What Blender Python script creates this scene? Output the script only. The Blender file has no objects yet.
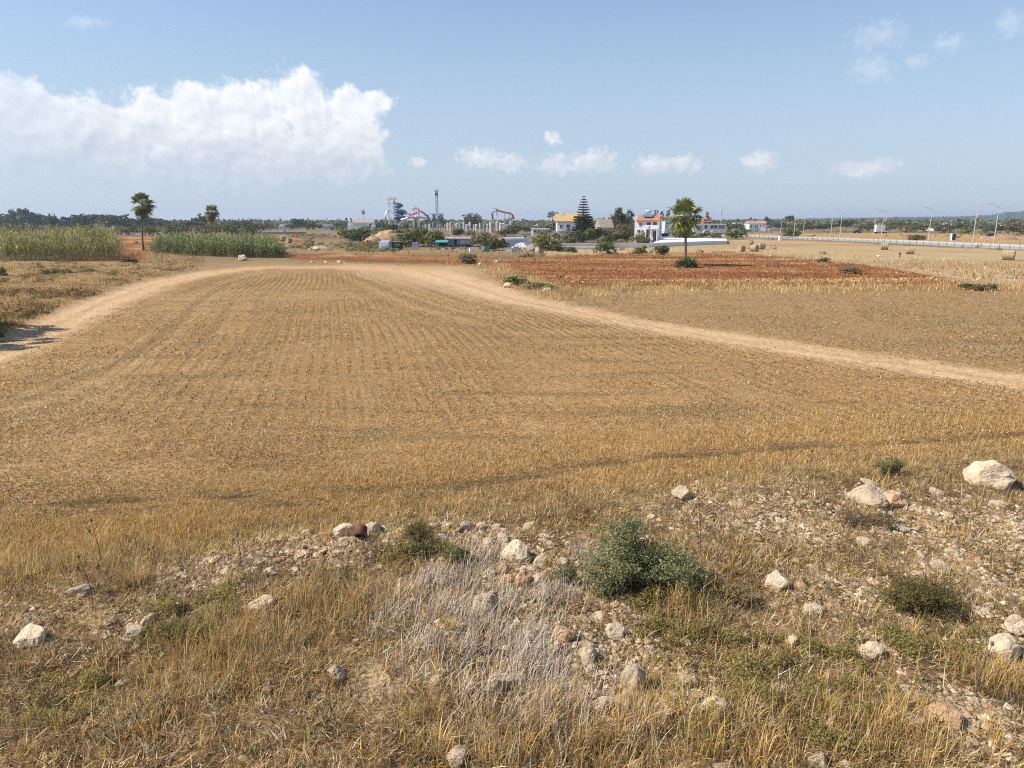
import bpy, math, random
import numpy as np
from mathutils import Vector, Matrix

random.seed(7)
rng = np.random.default_rng(7)
scene = bpy.context.scene
COL = scene.collection
CAMH, F = 6.0, 704.0
PITCH = math.radians(13.0)
SP, CP = math.sin(PITCH), math.cos(PITCH)

# ------------------------------------------------------------------ noise
def _hash(xi, yi, seed):
    h = (xi.astype(np.int64) * 374761393 + yi.astype(np.int64) * 668265263 + seed * 144269504) & 0xffffffff
    h = ((h ^ (h >> 13)) * 1274126177) & 0xffffffff
    return (h ^ (h >> 16)) & 0xffff

def pnoise(x, y, seed=0):
    x = np.asarray(x, float); y = np.asarray(y, float)
    xi = np.floor(x); yi = np.floor(y); fx = x - xi; fy = y - yi
    u = fx * fx * fx * (fx * (fx * 6 - 15) + 10); v = fy * fy * fy * (fy * (fy * 6 - 15) + 10)
    def g(ix, iy, dx, dy):
        a = _hash(ix, iy, seed) / 65536.0 * 2 * np.pi
        return np.cos(a) * dx + np.sin(a) * dy
    a = g(xi, yi, fx, fy); b = g(xi + 1, yi, fx - 1, fy)
    c = g(xi, yi + 1, fx, fy - 1); d = g(xi + 1, yi + 1, fx - 1, fy - 1)
    return ((a + (b - a) * u) * (1 - v) + (c + (d - c) * u) * v) * 1.4

def fbm(x, y, seed=0, octv=4):
    s = 0; a = 1.0; f = 1.0; t = 0
    for i in range(octv):
        s = s + a * pnoise(np.asarray(x) * f, np.asarray(y) * f, seed + i * 17); t += a; a *= .5; f *= 2.03
    return s / t

def sstep(a, b, x):
    t = np.clip((np.asarray(x, float) - a) / (b - a), 0, 1)
    return t * t * (3 - 2 * t)

# ------------------------------------------------------------------ camera maths (pixel of the photo -> point in the place)
def ray(px, py):
    k = (384.0 - np.asarray(py, float)) / F; m = (np.asarray(px, float) - 512.0) / F
    return m, CP + k * SP, -SP + k * CP
def g0(px, py):
    rx, ry, rz = ray(px, py); t = -CAMH / np.minimum(rz, -1e-4)
    return rx * t, ry * t
def poly(pts): return [tuple(float(c) for c in g0(a, b)) for a, b in pts]
def zat(py, Y):
    _, ry, rz = ray(512, py); return CAMH + Y * rz / ry
def xat(px, py, Y):
    rx, ry, _ = ray(px, py); return Y * rx / ry
def pt(px, py, Y): return Vector((float(xat(px, py, Y)), Y, float(zat(py, Y))))
def mpp(Y): return (Y * CP + CAMH * SP) / F

# ------------------------------------------------------------------ polygon / polyline distance
def sdf(P, x, y):
    """signed distance to polygon, positive inside"""
    x = np.asarray(x, float); y = np.asarray(y, float)
    d2 = np.full(x.shape, 1e18); ins = np.zeros(x.shape, bool)
    n = len(P)
    for i in range(n):
        ax, ay = P[i]; bx, by = P[(i + 1) % n]
        ex, ey = bx - ax, by - ay; L = ex * ex + ey * ey + 1e-12
        t = np.clip(((x - ax) * ex + (y - ay) * ey) / L, 0, 1)
        d2 = np.minimum(d2, (x - ax - t * ex) ** 2 + (y - ay - t * ey) ** 2)
        if ay != by:
            c = ((ay > y) != (by > y)) & (x < (bx - ax) * (y - ay) / (by - ay) + ax)
            ins ^= c
    return np.where(ins, 1, -1) * np.sqrt(d2)

def pline(P, W, x, y):
    """(W(t) - distance) to a polyline with a half width per vertex"""
    x = np.asarray(x, float); y = np.asarray(y, float)
    best = np.full(x.shape, -1e9)
    for i in range(len(P) - 1):
        ax, ay = P[i]; bx, by = P[i + 1]
        ex, ey = bx - ax, by - ay; L = ex * ex + ey * ey + 1e-12
        t = np.clip(((x - ax) * ex + (y - ay) * ey) / L, 0, 1)
        d = np.sqrt((x - ax - t * ex) ** 2 + (y - ay - t * ey) ** 2)
        best = np.maximum(best, W[i] + (W[i + 1] - W[i]) * t - d)
    return best

# ------------------------------------------------------------------ zones of the ground
TRK = [(-140, 395), (-60, 372), (0, 350), (55, 326), (105, 302), (155, 284), (205, 273), (260, 267.5), (340, 267.5), (420, 271),
       (464, 283.5), (518, 301), (600, 316.5), (700, 334), (800, 349), (900, 364), (1024, 383), (1160, 404), (1400, 440)]
TRKW = [1.6, 1.6, 1.6, 1.6, 1.7, 1.9, 2.2, 2.6, 3.0, 3.2, 2.6, 1.9, 1.6, 1.5, 1.45, 1.35, 1.3, 1.3, 1.3]
TRKP = poly(TRK)
HEAD = poly([(330, 263), (476, 266), (505, 284), (545, 302), (480, 302), (420, 290), (350, 275)])
RED = poly([(505, 257.5), (620, 253.5), (730, 252), (790, 257), (880, 266), (965, 281), (955, 287.5), (800, 286.5), (640, 286), (575, 289.5),
            (538, 281), (480, 265.5), (286, 259.5), (284, 254), (400, 253)])
REDL = poly([(60, 262), (149, 261), (151, 250), (300, 242.5), (304, 237), (100, 236.5), (60, 240)])
STRAW = poly([(540, 251.5), (640, 246.5), (745, 239.5), (800, 240.5), (860, 243), (920, 246.5), (1300, 262), (1300, 300), (965, 281),
              (880, 266), (790, 257), (730, 252), (620, 253.5), (540, 255)])
ORANGE = poly([(740, 233.5), (900, 233), (1300, 236), (1300, 256), (920, 244), (860, 240.5), (745, 236.5)])
VERGE = poly([(-300, 262), (100, 262.5), (205, 264.5), (190, 271), (150, 280), (98, 298), (50, 318), (-20, 345), (-300, 420)])
FIELD2 = poly([(540, 301), (700, 293), (1024, 291), (1400, 291), (1400, 440), (1160, 404), (1024, 383), (800, 349), (600, 316)])
BANKL = poly([(-400, 640), (0, 572), (200, 541), (380, 512), (480, 500), (700, 476), (880, 459), (1024, 447), (1400, 418)])
BANKP = BANKL + [(60, -30), (-60, -30)]
RUTS = [poly([(-80, 512), (60, 505), (200, 498), (340, 492), (440, 488), (540, 474), (660, 456), (800, 445), (1024, 434), (1150, 428)]),
        poly([(180, 503), (330, 500), (450, 492), (560, 478)]), poly([(-60, 521), (60, 517), (200, 509), (330, 503), (420, 499)]), poly([(430, 486), (560, 467), (700, 450), (850, 438)])]

def bank_s(x, y): return sdf(BANKP, x, y) + .5 * fbm(np.asarray(x) * .5, np.asarray(y) * .5, 3, 3)
def masks(x, y):
    e = fbm(x * .35, y * .35, 11, 3)
    sc = np.clip(np.hypot(x, y) / 60, .3, 3)
    m = {}
    m['bank'] = sstep(-.6, 1.2, bank_s(x, y))
    tk = pline(TRKP, TRKW, x, y)
    m['tkd'] = tk
    m['tkc'] = -pline(TRKP, [0.0] * len(TRKP), x, y)
    m['track'] = sstep(-1.5, 1.1, tk + 1.1 * e + .5 * fbm(x * 1.3, y * 1.3, 13, 2))
    m['head'] = sstep(-1.0, 3.0, sdf(HEAD, x, y) + 1.5 * e)
    m['red'] = np.maximum(sstep(-.5, 1.0, sdf(RED, x, y) + 1.6 * e), sstep(-.5, 1, sdf(REDL, x, y) + 1.5 * e))
    m['straw'] = sstep(-1, 1.5, sdf(STRAW, x, y) + 2 * e)
    m['orange'] = sstep(-1.5, 2, sdf(ORANGE, x, y) + 2 * e)
    m['verge'] = sstep(-.6, .8, sdf(VERGE, x, y) + 1.0 * e)
    m['field2'] = sstep(-.5, .5, sdf(FIELD2, x, y) + .5 * e)
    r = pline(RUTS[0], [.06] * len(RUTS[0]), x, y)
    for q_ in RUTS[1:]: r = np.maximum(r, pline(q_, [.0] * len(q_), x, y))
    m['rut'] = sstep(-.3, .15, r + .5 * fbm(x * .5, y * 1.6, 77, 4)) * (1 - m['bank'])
    return m

def H(x, y):
    x = np.asarray(x, float); y = np.asarray(y, float)
    r = np.hypot(x, y)
    s = bank_s(x, y)
    b = sstep(-.5, 2.2, s)
    near = sstep(60, 25, r)
    z = b * (.38 + .16 * fbm(x * .45, y * .45, 21, 3) + .10 * fbm(x * 1.7, y * 1.7, 23, 3))
    z = z + near * (.012 * fbm(x * 3, y * 3, 25, 2))
    z = z + sstep(8, 18, r) * sstep(400, 120, r) * .16 * fbm(x * .03, y * .03, 5, 2)
    v = sdf(VERGE, x, y)
    z = z + sstep(-.4, 2.0, v) * (.28 + .2 * fbm(x * .18, y * .18, 31, 3))
    mx, my = g0(152, 259)
    z = z + .9 * np.exp(-(((x - mx) / 7.0) ** 2 + ((y - my) / 4.5) ** 2))
    rd = sstep(0, 3, sdf(RED, x, y))
    z = z + rd * .13 * fbm(x * .5, y * 1.2, 41, 3)
    tk = pline(TRKP, TRKW, x, y)
    z = z - .03 * sstep(-.2, .6, tk)
    tc_ = -pline(TRKP, [0.0] * len(TRKP), x, y); z = z - near * .06 * np.exp(-((tc_ - .85) / .25) ** 2)
    return z

def gnd(px, py):
    rx, ry, rz = ray(px, py); z = 0.0
    for _ in range(12):
        t = (z - CAMH) / np.minimum(rz, -1e-4)
        zn = H(rx * t, ry * t); z = z + .7 * (zn - z)
    t = (z - CAMH) / np.minimum(rz, -1e-4)
    return rx * t, ry * t, H(rx * t, ry * t)
def gv(px, py):
    x, y, z = gnd(px, py); return Vector((float(x), float(y), float(z)))

# ------------------------------------------------------------------ scene helpers
def tag(o, label=None, cat=None, group=None, kind=None):
    if label: o['label'] = label
    if cat: o['category'] = cat
    if group: o['group'] = group
    if kind: o['kind'] = kind
    return o
def empty(name, loc=(0, 0, 0), rz=0, **k):
    o = bpy.data.objects.new(name, None); COL.objects.link(o); o.location = loc; o.rotation_euler = (0, 0, rz)
    o.empty_display_size = .2
    return tag(o, **k)
def link(name, me, parent=None, **k):
    o = bpy.data.objects.new(name, me); COL.objects.link(o)
    if parent: o.parent = parent
    return tag(o, **k)
def npmesh(name, V, faces, mat, col=None, smooth=False, attrs=None):
    """faces: list of (n,k) int arrays"""
    me = bpy.data.meshes.new(name)
    V = np.asarray(V, np.float32)
    loops = np.concatenate([f.ravel() for f in faces]).astype(np.int32)
    tot = np.concatenate([np.full(len(f), f.shape[1], np.int32) for f in faces])
    start = np.concatenate([[0], np.cumsum(tot)[:-1]]).astype(np.int32)
    me.vertices.add(len(V)); me.vertices.foreach_set('co', V.ravel())
    me.loops.add(len(loops)); me.loops.foreach_set('vertex_index', loops)
    me.polygons.add(len(tot)); me.polygons.foreach_set('loop_start', start)
    try: me.polygons.foreach_set('loop_total', tot)
    except Exception: pass
    me.polygons.foreach_set('use_smooth', np.full(len(tot), smooth))
    me.update(calc_edges=True)
    if col is not None:
        a = me.attributes.new('Col', 'FLOAT_COLOR', 'POINT')
        c = np.ones((len(V), 4), np.float32); c[:, :3] = col; a.data.foreach_set('color', c.ravel())
    for k, v in (attrs or {}).items():
        a = me.attributes.new(k, 'FLOAT', 'POINT'); a.data.foreach_set('value', np.asarray(v, np.float32))
    me.materials.append(mat)
    return me

class MB:
    def __init__(s): s.v = []; s.f = []
    def add(s, vs, fs):
        b = len(s.v); s.v += [tuple(v) for v in vs]; s.f += [tuple(i + b for i in f) for f in fs]; return s
    def box(s, x0, x1, y0, y1, z0, z1):
        return s.add([(x0, y0, z0), (x1, y0, z0), (x1, y1, z0), (x0, y1, z0), (x0, y0, z1), (x1, y0, z1), (x1, y1, z1), (x0, y1, z1)],
                     [(0, 3, 2, 1), (4, 5, 6, 7), (0, 1, 5, 4), (1, 2, 6, 5), (2, 3, 7, 6), (3, 0, 4, 7)])
    def frus(s, x0, x1, y0, y1, z0, z1, t):
        return s.add([(x0, y0, z0), (x1, y0, z0), (x1, y1, z0), (x0, y1, z0), (x0 + t, y0 + t, z1), (x1 - t, y0 + t, z1), (x1 - t, y1 - t, z1), (x0 + t, y1 - t, z1)],
                     [(0, 3, 2, 1), (4, 5, 6, 7), (0, 1, 5, 4), (1, 2, 6, 5), (2, 3, 7, 6), (3, 0, 4, 7)])
    def tube(s, pts, r, n=6, cap=True):
        pts = [Vector(p) for p in pts]; R = r if hasattr(r, '__len__') else [r] * len(pts)
        vs = []; fs = []
        for i, p in enumerate(pts):
            d = (pts[min(i + 1, len(pts) - 1)] - pts[max(i - 1, 0)]).normalized()
            a = d.cross(Vector((0, 0, 1))) if abs(d.z) < .95 else d.cross(Vector((0, 1, 0)))
            a.normalize(); b = d.cross(a)
            for k in range(n):
                t = 2 * math.pi * k / n; vs.append(p + (a * math.cos(t) + b * math.sin(t)) * R[i])
        for i in range(len(pts) - 1):
            for k in range(n):
                fs.append((i * n + k, i * n + (k + 1) % n, (i + 1) * n + (k + 1) % n, (i + 1) * n + k))
        if cap:
            fs.append(tuple(range(n))[::-1]); fs.append(tuple((len(pts) - 1) * n + k for k in range(n)))
        return s.add(vs, fs)
    def prismx(s, prof, x0, x1):
        """profile in (y,z) extruded along x"""
        n = len(prof)
        vs = [(x0, y, z) for y, z in prof] + [(x1, y, z) for y, z in prof]
        fs = [tuple(range(n)), tuple(range(2 * n - 1, n - 1, -1))] + [(i, i + n, (i + 1) % n + n, (i + 1) % n) for i in range(n)]
        return s.add(vs, fs)
    def prismy(s, prof, y0, y1):
        n = len(prof)
        vs = [(x, y0, z) for x, z in prof] + [(x, y1, z) for x, z in prof]
        fs = [tuple(range(n))[::-1], tuple(range(n, 2 * n))] + [((i + 1) % n, (i + 1) % n + n, i + n, i) for i in range(n)]
        return s.add(vs, fs)
    def build(s, name, mat, parent=None, smooth=False, loc=None, **k):
        me = bpy.data.meshes.new(name); me.from_pydata(s.v, [], s.f); me.update()
        if smooth: me.polygons.foreach_set('use_smooth', [True] * len(me.polygons))
        me.materials.append(mat)
        o = link(name, me, parent, **k)
        if loc is not None: o.location = loc
        return o

# ------------------------------------------------------------------ materials
def newmat(name):
    m = bpy.data.materials.new(name); m.use_nodes = True; nt = m.node_tree; nt.nodes.clear()
    out = nt.nodes.new('ShaderNodeOutputMaterial'); return m, nt, out
def N(nt, typ, **k):
    n = nt.nodes.new(typ)
    for a, b in k.items():
        if a.startswith('_'): n.inputs[int(a[1:])].default_value = b
        else: setattr(n, a, b)
    return n
def mathn(nt, op, a, b=None, c=None, clamp=False):
    n = nt.nodes.new('ShaderNodeMath'); n.operation = op; n.use_clamp = clamp
    for i, v in enumerate((a, b, c)):
        if v is None: continue
        if isinstance(v, (int, float)): n.inputs[i].default_value = v
        else: nt.links.new(v, n.inputs[i])
    return n.outputs[0]
def mixc(nt, fac, a, b, bt='MIX'):
    n = nt.nodes.new('ShaderNodeMix'); n.data_type = 'RGBA'; n.blend_type = bt
    for i, v in ((0, fac), (6, a), (7, b)):
        if isinstance(v, (int, float)): n.inputs[i].default_value = v
        elif isinstance(v, tuple): n.inputs[i].default_value = (*v, 1) if len(v) == 3 else v
        else: nt.links.new(v, n.inputs[i])
    return n.outputs[2]
def ramp(nt, fac, stops):
    n = nt.nodes.new('ShaderNodeValToRGB'); cr = n.color_ramp
    while len(cr.elements) < len(stops): cr.elements.new(.5)
    for e, (p, c) in zip(cr.elements, stops): e.position = p; e.color = (*c, 1) if len(c) == 3 else c
    nt.links.new(fac, n.inputs[0]); return n.outputs[0]
def noise(nt, vec, scale, detail=4, rough=.55, dist=0):
    n = nt.nodes.new('ShaderNodeTexNoise'); n.inputs['Scale'].default_value = scale; n.inputs['Detail'].default_value = detail
    n.inputs['Roughness'].default_value = rough; n.inputs['Distortion'].default_value = dist
    if vec is not None: nt.links.new(vec, n.inputs['Vector'])
    return n.outputs['Fac']

def leafmat(name, trans=.3, vary=.25, hue=.03):
    m, nt, out = newmat(name)
    a = N(nt, 'ShaderNodeAttribute', attribute_name='Col')
    oi = N(nt, 'ShaderNodeObjectInfo')
    hsv = N(nt, 'ShaderNodeHueSaturation')
    nt.links.new(a.outputs['Color'], hsv.inputs['Color'])
    nt.links.new(mathn(nt, 'MULTIPLY_ADD', oi.outputs['Random'], 2 * vary, 1 - vary), hsv.inputs['Value'])
    r2 = mathn(nt, 'FRACT', mathn(nt, 'MULTIPLY', oi.outputs['Random'], 7.31))
    nt.links.new(mathn(nt, 'MULTIPLY_ADD', r2, 2 * hue, .5 - hue), hsv.inputs['Hue'])
    d = N(nt, 'ShaderNodeBsdfDiffuse'); t = N(nt, 'ShaderNodeBsdfTranslucent'); mx = N(nt, 'ShaderNodeMixShader', _0=trans)
    nt.links.new(hsv.outputs[0], d.inputs[0]); nt.links.new(hsv.outputs[0], t.inputs[0])
    nt.links.new(d.outputs[0], mx.inputs[1]); nt.links.new(t.outputs[0], mx.inputs[2]); nt.links.new(mx.outputs[0], out.inputs[0])
    return m
def surf(name, col, rough=.8, vary=.12, scale=1.2, bump=0, spec=.2, metal=0, dirt=None):
    m, nt, out = newmat(name)
    p = N(nt, 'ShaderNodeBsdfPrincipled'); p.inputs['Roughness'].default_value = rough; p.inputs['Metallic'].default_value = metal
    p.inputs['Specular IOR Level'].default_value = spec
    tc = N(nt, 'ShaderNodeTexCoord')
    n = noise(nt, tc.outputs['Object'], scale, 6, .6)
    lo = tuple(c * (1 - vary * 1.6) for c in col); hi = tuple(min(1, c * (1 + vary)) for c in col)
    c = ramp(nt, n, [(.3, lo), (.7, hi)])
    if dirt:
        n2 = noise(nt, tc.outputs['Object'], scale * .45, 5, .7)
        c = mixc(nt, ramp(nt, n2, [(.5, (0, 0, 0)), (.72, (.7, .7, .7))]), c, dirt)
    nt.links.new(c, p.inputs['Base Color'])
    if bump:
        b = N(nt, 'ShaderNodeBump', _0=bump); b.inputs['Distance'].default_value = .03
        nt.links.new(n, b.inputs['Height']); nt.links.new(b.outputs[0], p.inputs['Normal'])
    nt.links.new(p.outputs[0], out.inputs[0]); return m
def tilemat(name, col):
    m, nt, out = newmat(name)
    p = N(nt, 'ShaderNodeBsdfPrincipled'); p.inputs['Roughness'].default_value = .85
    tc = N(nt, 'ShaderNodeTexCoord')
    w = N(nt, 'ShaderNodeTexWave'); w.inputs['Scale'].default_value = 1.1; w.inputs['Distortion'].default_value = .6; w.bands_direction = 'X'
    nt.links.new(tc.outputs['Object'], w.inputs['Vector'])
    n = noise(nt, tc.outputs['Object'], 1.4, 5)
    c = ramp(nt, n, [(.3, tuple(k * .72 for k in col)), (.7, tuple(min(1, k * 1.15) for k in col))])
    c = mixc(nt, mathn(nt, 'MULTIPLY', w.outputs['Fac'], .3), c, tuple(k * .45 for k in col))
    nt.links.new(c, p.inputs['Base Color']); nt.links.new(p.outputs[0], out.inputs[0]); return m

M = {}
M['leaf'] = leafmat('foliage', .28)
M['shrub'] = leafmat('shrub_leaves', .4, .0, 0)
M['grass'] = leafmat('dry_grass', .3, 0, 0)
M['bark'] = surf('bark', (.16, .115, .08), .95, .3, 3, .6)
M['palm_bark'] = surf('palm_bark', (.2, .15, .11), .95, .3, 4, .6)
M['white'] = surf('white_render', (.84, .83, .82), .85, .05, .6, dirt=(.62, .58, .52))
M['cream'] = surf('cream_render', (.62, .55, .44), .85, .08, .6)
M['stone'] = surf('stone_wall', (.42, .36, .29), .9, .2, 1.5, .4)
M['pillar'] = surf('painted_pillar', (.78, .76, .74), .8, .06, .8)
M['pink'] = surf('pink_panel', (.6, .28, .26), .7, .1, 1)
M['tile_o'] = tilemat('orange_roof_tiles', (.52, .21, .10))
M['tile_y'] = tilemat('ochre_roof_tiles', (.60, .40, .17))
M['tile_b'] = tilemat('faded_roof_tiles', (.42, .33, .26))
M['tile_p'] = tilemat('pink_roof_tiles', (.55, .29, .22))
M['glass'] = surf('dark_glass', (.025, .03, .04), .15, .1, 1, spec=.5)
M['dark'] = surf('dark_opening', (.03, .028, .027), .9, .2, 1)
M['blue'] = surf('blue_wall', (.30, .42, .58), .75, .08, .8, dirt=(.22, .28, .36))
M['bluewhite'] = surf('pale_blue_wall', (.52, .60, .70), .75, .06, .8)
M['slide_b'] = surf('blue_slide', (.10, .19, .32), .5, .1, 1, spec=.5)
M['slide_w'] = surf('white_slide', (.68, .74, .8), .4, .05, 1, spec=.5)
M['red'] = surf('red_paint', (.36, .13, .10), .6, .1, 1)
M['orange'] = surf('orange_paint', (.55, .16, .08), .7, .08, 1)
M['steel'] = surf('grey_steel', (.36, .38, .41), .5, .1, 1, metal=.3)
M['galv'] = surf('galvanised_steel', (.5, .5, .5), .55, .08, 1, metal=.2)
M['teal'] = surf('teal_paint', (.10, .34, .32), .6, .12, 1)
M['green'] = surf('green_paint', (.07, .22, .15), .7, .1, 1)
M['wood'] = surf('weathered_wood', (.17, .125, .09), .9, .2, 3)
M['conc'] = surf('white_concrete', (.84, .83, .81), .9, .07, .25, dirt=(.68, .64, .58))
M['asphalt'] = surf('pale_road', (.36, .33, .30), .95, .1, .3)
M['tarp'] = surf('pale_tarp', (.62, .60, .58), .7, .1, .8, .5)
M['black'] = surf('black_rubber', (.02, .02, .02), .8, .1, 2)
M['carpaint_w'] = surf('white_car_paint', (.75, .75, .76), .3, .03, 1, spec=.5)
M['carpaint_d'] = surf('dark_car_paint', (.03, .035, .06), .3, .05, 1, spec=.5)

def rustmat():
    m, nt, out = newmat('rusty_metal')
    p = N(nt, 'ShaderNodeBsdfPrincipled'); p.inputs['Roughness'].default_value = .9
    tc = N(nt, 'ShaderNodeTexCoord'); n = noise(nt, tc.outputs['Object'], 14, 8, .7)
    c = ramp(nt, n, [(.3, (.05, .022, .015)), (.5, (.15, .05, .025)), (.7, (.26, .10, .05))])
    b = N(nt, 'ShaderNodeBump', _0=.5); b.inputs['Distance'].default_value = .01
    nt.links.new(n, b.inputs['Height']); nt.links.new(b.outputs[0], p.inputs['Normal'])
    nt.links.new(c, p.inputs['Base Color']); nt.links.new(p.outputs[0], out.inputs[0]); return m
M['rust'] = rustmat()

def rockmat(name, tint):
    m, nt, out = newmat(name)
    p = N(nt, 'ShaderNodeBsdfPrincipled'); p.inputs['Roughness'].default_value = .95; p.inputs['Specular IOR Level'].default_value = .1
    tc = N(nt, 'ShaderNodeTexCoord'); oi = N(nt, 'ShaderNodeObjectInfo')
    add = N(nt, 'ShaderNodeVectorMath', operation='ADD'); nt.links.new(tc.outputs['Object'], add.inputs[0]); nt.links.new(oi.outputs['Random'], add.inputs[1])
    n = noise(nt, add.outputs[0], 3.5, 9, .65); n2 = noise(nt, add.outputs[0], 16, 6, .7)
    c = ramp(nt, n, [(.28, tuple(k * .62 for k in tint)), (.48, tint), (.72, tuple(min(1, k * 1.18) for k in tint))])
    c = mixc(nt, ramp(nt, n2, [(.56, (0, 0, 0)), (.7, (.55, .55, .55))]), c, (.28, .15, .085))
    v = N(nt, 'ShaderNodeTexVoronoi'); v.inputs['Scale'].default_value = 11; nt.links.new(add.outputs[0], v.inputs['Vector'])
    pit = ramp(nt, v.outputs['Distance'], [(.05, (0, 0, 0)), (.35, (1, 1, 1))])
    hsv = N(nt, 'ShaderNodeHueSaturation'); nt.links.new(c, hsv.inputs['Color'])
    nt.links.new(mathn(nt, 'MULTIPLY_ADD', oi.outputs['Random'], .35, .82), hsv.inputs['Value'])
    nt.links.new(hsv.outputs[0], p.inputs['Base Color'])
    hgt = mathn(nt, 'ADD', mathn(nt, 'MULTIPLY', n2, 1.0), mathn(nt, 'MULTIPLY', pit, .25))
    b = N(nt, 'ShaderNodeBump', _0=.8); b.inputs['Distance'].default_value = .08
    nt.links.new(hgt, b.inputs['Height']); nt.links.new(b.outputs[0], p.inputs['Normal'])
    nt.links.new(p.outputs[0], out.inputs[0]); return m
M['rock'] = rockmat('limestone', (.74, .57, .39))
M['rock_o'] = rockmat('orange_limestone', (.60, .38, .215))

def groundmat():
    m, nt, out = newmat('ground_soil')
    p = N(nt, 'ShaderNodeBsdfPrincipled'); p.inputs['Roughness'].default_value = 1; p.inputs['Specular IOR Level'].default_value = .05
    a = N(nt, 'ShaderNodeAttribute', attribute_name='Col')
    ru = N(nt, 'ShaderNodeAttribute', attribute_name='rowu'); ra = N(nt, 'ShaderNodeAttribute', attribute_name='rowamp')
    fine = N(nt, 'ShaderNodeAttribute', attribute_name='fine')
    tc = N(nt, 'ShaderNodeTexCoord')
    n1 = noise(nt, tc.outputs['Object'], 13, 5, .8); n2 = noise(nt, tc.outputs['Object'], .8, 5, .6)
    n3 = noise(nt, tc.outputs['Object'], 2.6, 4, .7)
    # plant rows: dark furrow lines with ragged strength
    w = mathn(nt, 'SINE', mathn(nt, 'MULTIPLY', mathn(nt, 'ADD', ru.outputs['Fac'], mathn(nt, 'MULTIPLY', n3, .10)), 2 * math.pi / .54))
    w = mathn(nt, 'MULTIPLY_ADD', w, .5, .5)
    w = mathn(nt, 'POWER', w, 3.0)
    rowf = mathn(nt, 'MULTIPLY', mathn(nt, 'MULTIPLY', w, ra.outputs['Fac']), ramp(nt, n2, [(.3, (.4,) * 3), (.6, (1,) * 3)]))
    c = mixc(nt, mathn(nt, 'MULTIPLY', rowf, .52), a.outputs['Color'], mixc(nt, 1.0, a.outputs['Color'], (.30, .27, .23), 'MULTIPLY'))
    f = ramp(nt, n1, [(.33, (.28, .26, .23)), (.5, (.92, .92, .92)), (.67, (1.7, 1.74, 1.8))])
    c = mixc(nt, fine.outputs['Fac'], c, mixc(nt, 1.0, c, f, 'MULTIPLY'))
    f2 = ramp(nt, n3, [(.3, (.78, .76, .74)), (.7, (1.2, 1.2, 1.2))])
    c = mixc(nt, .8, c, mixc(nt, 1.0, c, f2, 'MULTIPLY'))
    nt.links.new(c, p.inputs['Base Color'])
    h = mathn(nt, 'SUBTRACT', mathn(nt, 'MULTIPLY', n1, .7), mathn(nt, 'MULTIPLY', rowf, .52))
    b = N(nt, 'ShaderNodeBump', _0=.55); b.inputs['Distance'].default_value = .06
    nt.links.new(h, b.inputs['Height']); nt.links.new(b.outputs[0], p.inputs['Normal'])
    nt.links.new(p.outputs[0], out.inputs[0]); return m
M['ground'] = groundmat()

# ------------------------------------------------------------------ ground: one sheet, cut into named areas
ROWA = math.radians(15)
def rowcoord(x, y): return x * math.cos(ROWA) + y * math.sin(ROWA) + 1.5 * fbm(x * .022, y * .022, 51, 2) + .05 * fbm(x * .2, y * .2, 52, 2)

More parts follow.
